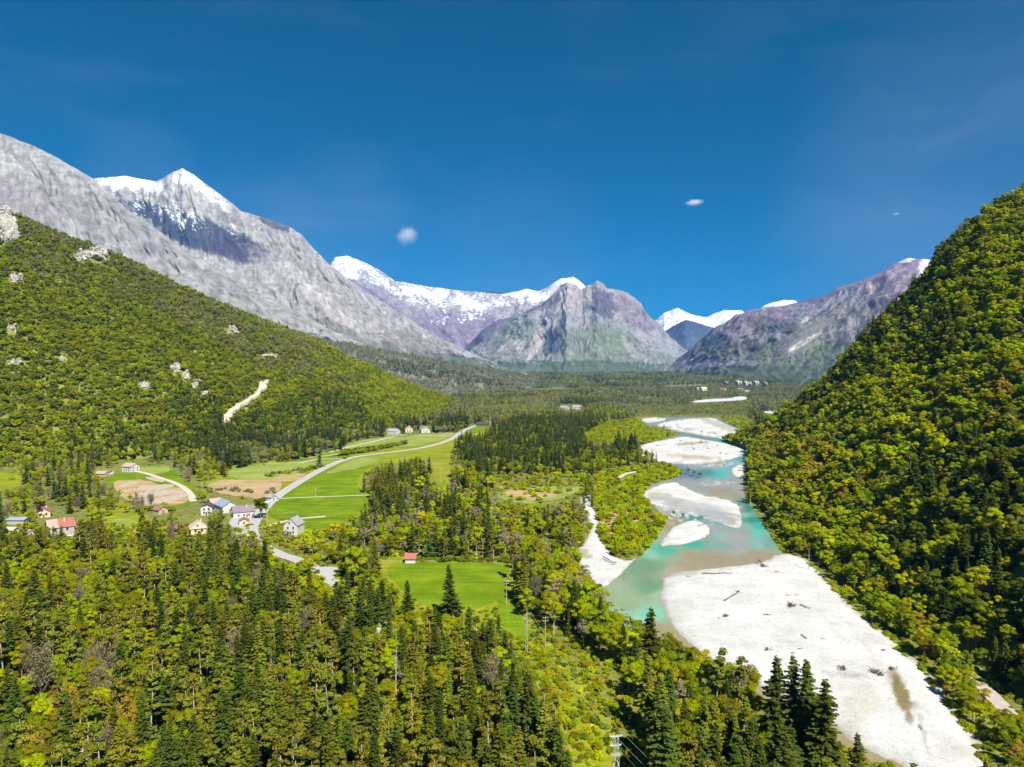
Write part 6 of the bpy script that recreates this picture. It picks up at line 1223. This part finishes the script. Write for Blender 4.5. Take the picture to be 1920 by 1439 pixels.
# ---- the rest: one mass object per kind and area, instanced
used = {}
def stuff(name, rows, label=None):
    if not len(rows): return
    pis = np.unique(rows[:, 6].astype(int)); col = bpy.data.collections.new('src_' + name); remap = {}
    for n_, p in enumerate(pis):
        o = bpy.data.objects.new('src_%s_%03d' % (name, n_), joined(int(p))); col.objects.link(o); remap[int(p)] = n_
    me = bpy.data.meshes.new(name); me.vertices.add(len(rows)); me.vertices.foreach_set('co', rows[:, :3].astype(np.float32).ravel())
    a = me.attributes.new('scl', 'FLOAT_VECTOR', 'POINT'); a.data.foreach_set('vector', np.stack([rows[:, 3], rows[:, 3], rows[:, 4]], 1).astype(np.float32).ravel())
    a = me.attributes.new('rot', 'FLOAT_VECTOR', 'POINT'); a.data.foreach_set('vector', np.stack([.05 * np.sin(rows[:, 0] * 7.1), .05 * np.sin(rows[:, 1] * 5.3), rows[:, 5]], 1).astype(np.float32).ravel())
    a = me.attributes.new('idx', 'INT', 'POINT'); a.data.foreach_set('value', np.array([remap[int(k)] for k in rows[:, 6]], np.int32))
    o = link(name, me, kind='stuff', label=label); ng = bpy.data.node_groups.new(name, 'GeometryNodeTree'); ng.interface.new_socket('Geometry', in_out='INPUT', socket_type='NodeSocketGeometry'); ng.interface.new_socket('Geometry', in_out='OUTPUT', socket_type='NodeSocketGeometry')
    gi = ng.nodes.new('NodeGroupInput'); go = ng.nodes.new('NodeGroupOutput'); ip = ng.nodes.new('GeometryNodeInstanceOnPoints'); ci = ng.nodes.new('GeometryNodeCollectionInfo'); ci.inputs[0].default_value = col; ci.inputs['Separate Children'].default_value = True; ci.inputs['Reset Children'].default_value = True
    def na(nm, ty): q = ng.nodes.new('GeometryNodeInputNamedAttribute'); q.data_type = ty; q.inputs['Name'].default_value = nm; return q.outputs['Attribute']
    ng.links.new(gi.outputs[0], ip.inputs['Points']); ng.links.new(ci.outputs[0], ip.inputs['Instance']); ip.inputs['Pick Instance'].default_value = True
    ng.links.new(na('idx', 'INT'), ip.inputs['Instance Index']); ng.links.new(na('rot', 'FLOAT_VECTOR'), ip.inputs['Rotation']); ng.links.new(na('scl', 'FLOAT_VECTOR'), ip.inputs['Scale']); ng.links.new(ip.outputs[0], go.inputs[0])
    md = o.modifiers.new('plants', 'NODES'); md.node_group = ng
Rr = T[~solo]; kr = kindarr[~solo]; zr = Rr[:, 2]
regn = np.where(Rr[:, 1] > 1150, 'far_forest', 'valley_forest'); regn = np.where((zr > 2.5) & (Rr[:, 0] > 60) & (Rr[:, 1] < 1100), 'right_hill_forest', regn); regn = np.where((zr > 2.5) & (Rr[:, 0] < 0) & (Rr[:, 1] < 2000), 'left_hill_forest', regn); regn = np.where(kr == 'shrub', 'scrub', regn)
for nm in ('far_forest', 'valley_forest', 'right_hill_forest', 'left_hill_forest', 'scrub'): stuff(nm, Rr[regn == nm])
# undergrowth between the near trees
x, y = jgrid(84, 420, 2.6, .8); px, py = proj(x, y, 0 * x); k = ~inpoly(px, py, RIVER) & ~hill_cut(x, y) & (RNG.random(len(x)) < .75); x, y, px, py = x[k], y[k], px[k], py[k]
for pl in CLEAR + EXTRA_CLEAR + [RTRACK]: k = ~inpoly(px, py, pl); x, y, px, py = x[k], y[k], px[k], py[k]
for hx_, hy_, hr in HOUSE_PX: k = np.hypot(x - hx_, y - hy_) > hr * .8; x, y, px, py = x[k], y[k], px[k], py[k]
cn = fbm(x / 30, y / 30, 3, 44); pi = np.array([proto('shr0' if c_ > 0 else 'shr1', int(i_), lf_) for c_, i_, lf_ in zip(cn, RNG.integers(0, 3, len(x)), RNG.choice(['olive', 'bright', 'yellow', 'orange', 'deep'], len(x), p=[.40, .32, .12, .04, .12]))]); s = RNG.uniform(.8, 2.0, len(x))
stuff('undergrowth', np.stack([x, y, 0 * x, s, s * RNG.uniform(.6, 1, len(x)), RNG.uniform(0, 6.28, len(x)), pi], 1))
print('TREES', len(T), 'solo', solo.sum(), 'protos', len(PROTO), {k: int((kindarr[solo] == k).sum()) for k in cap})
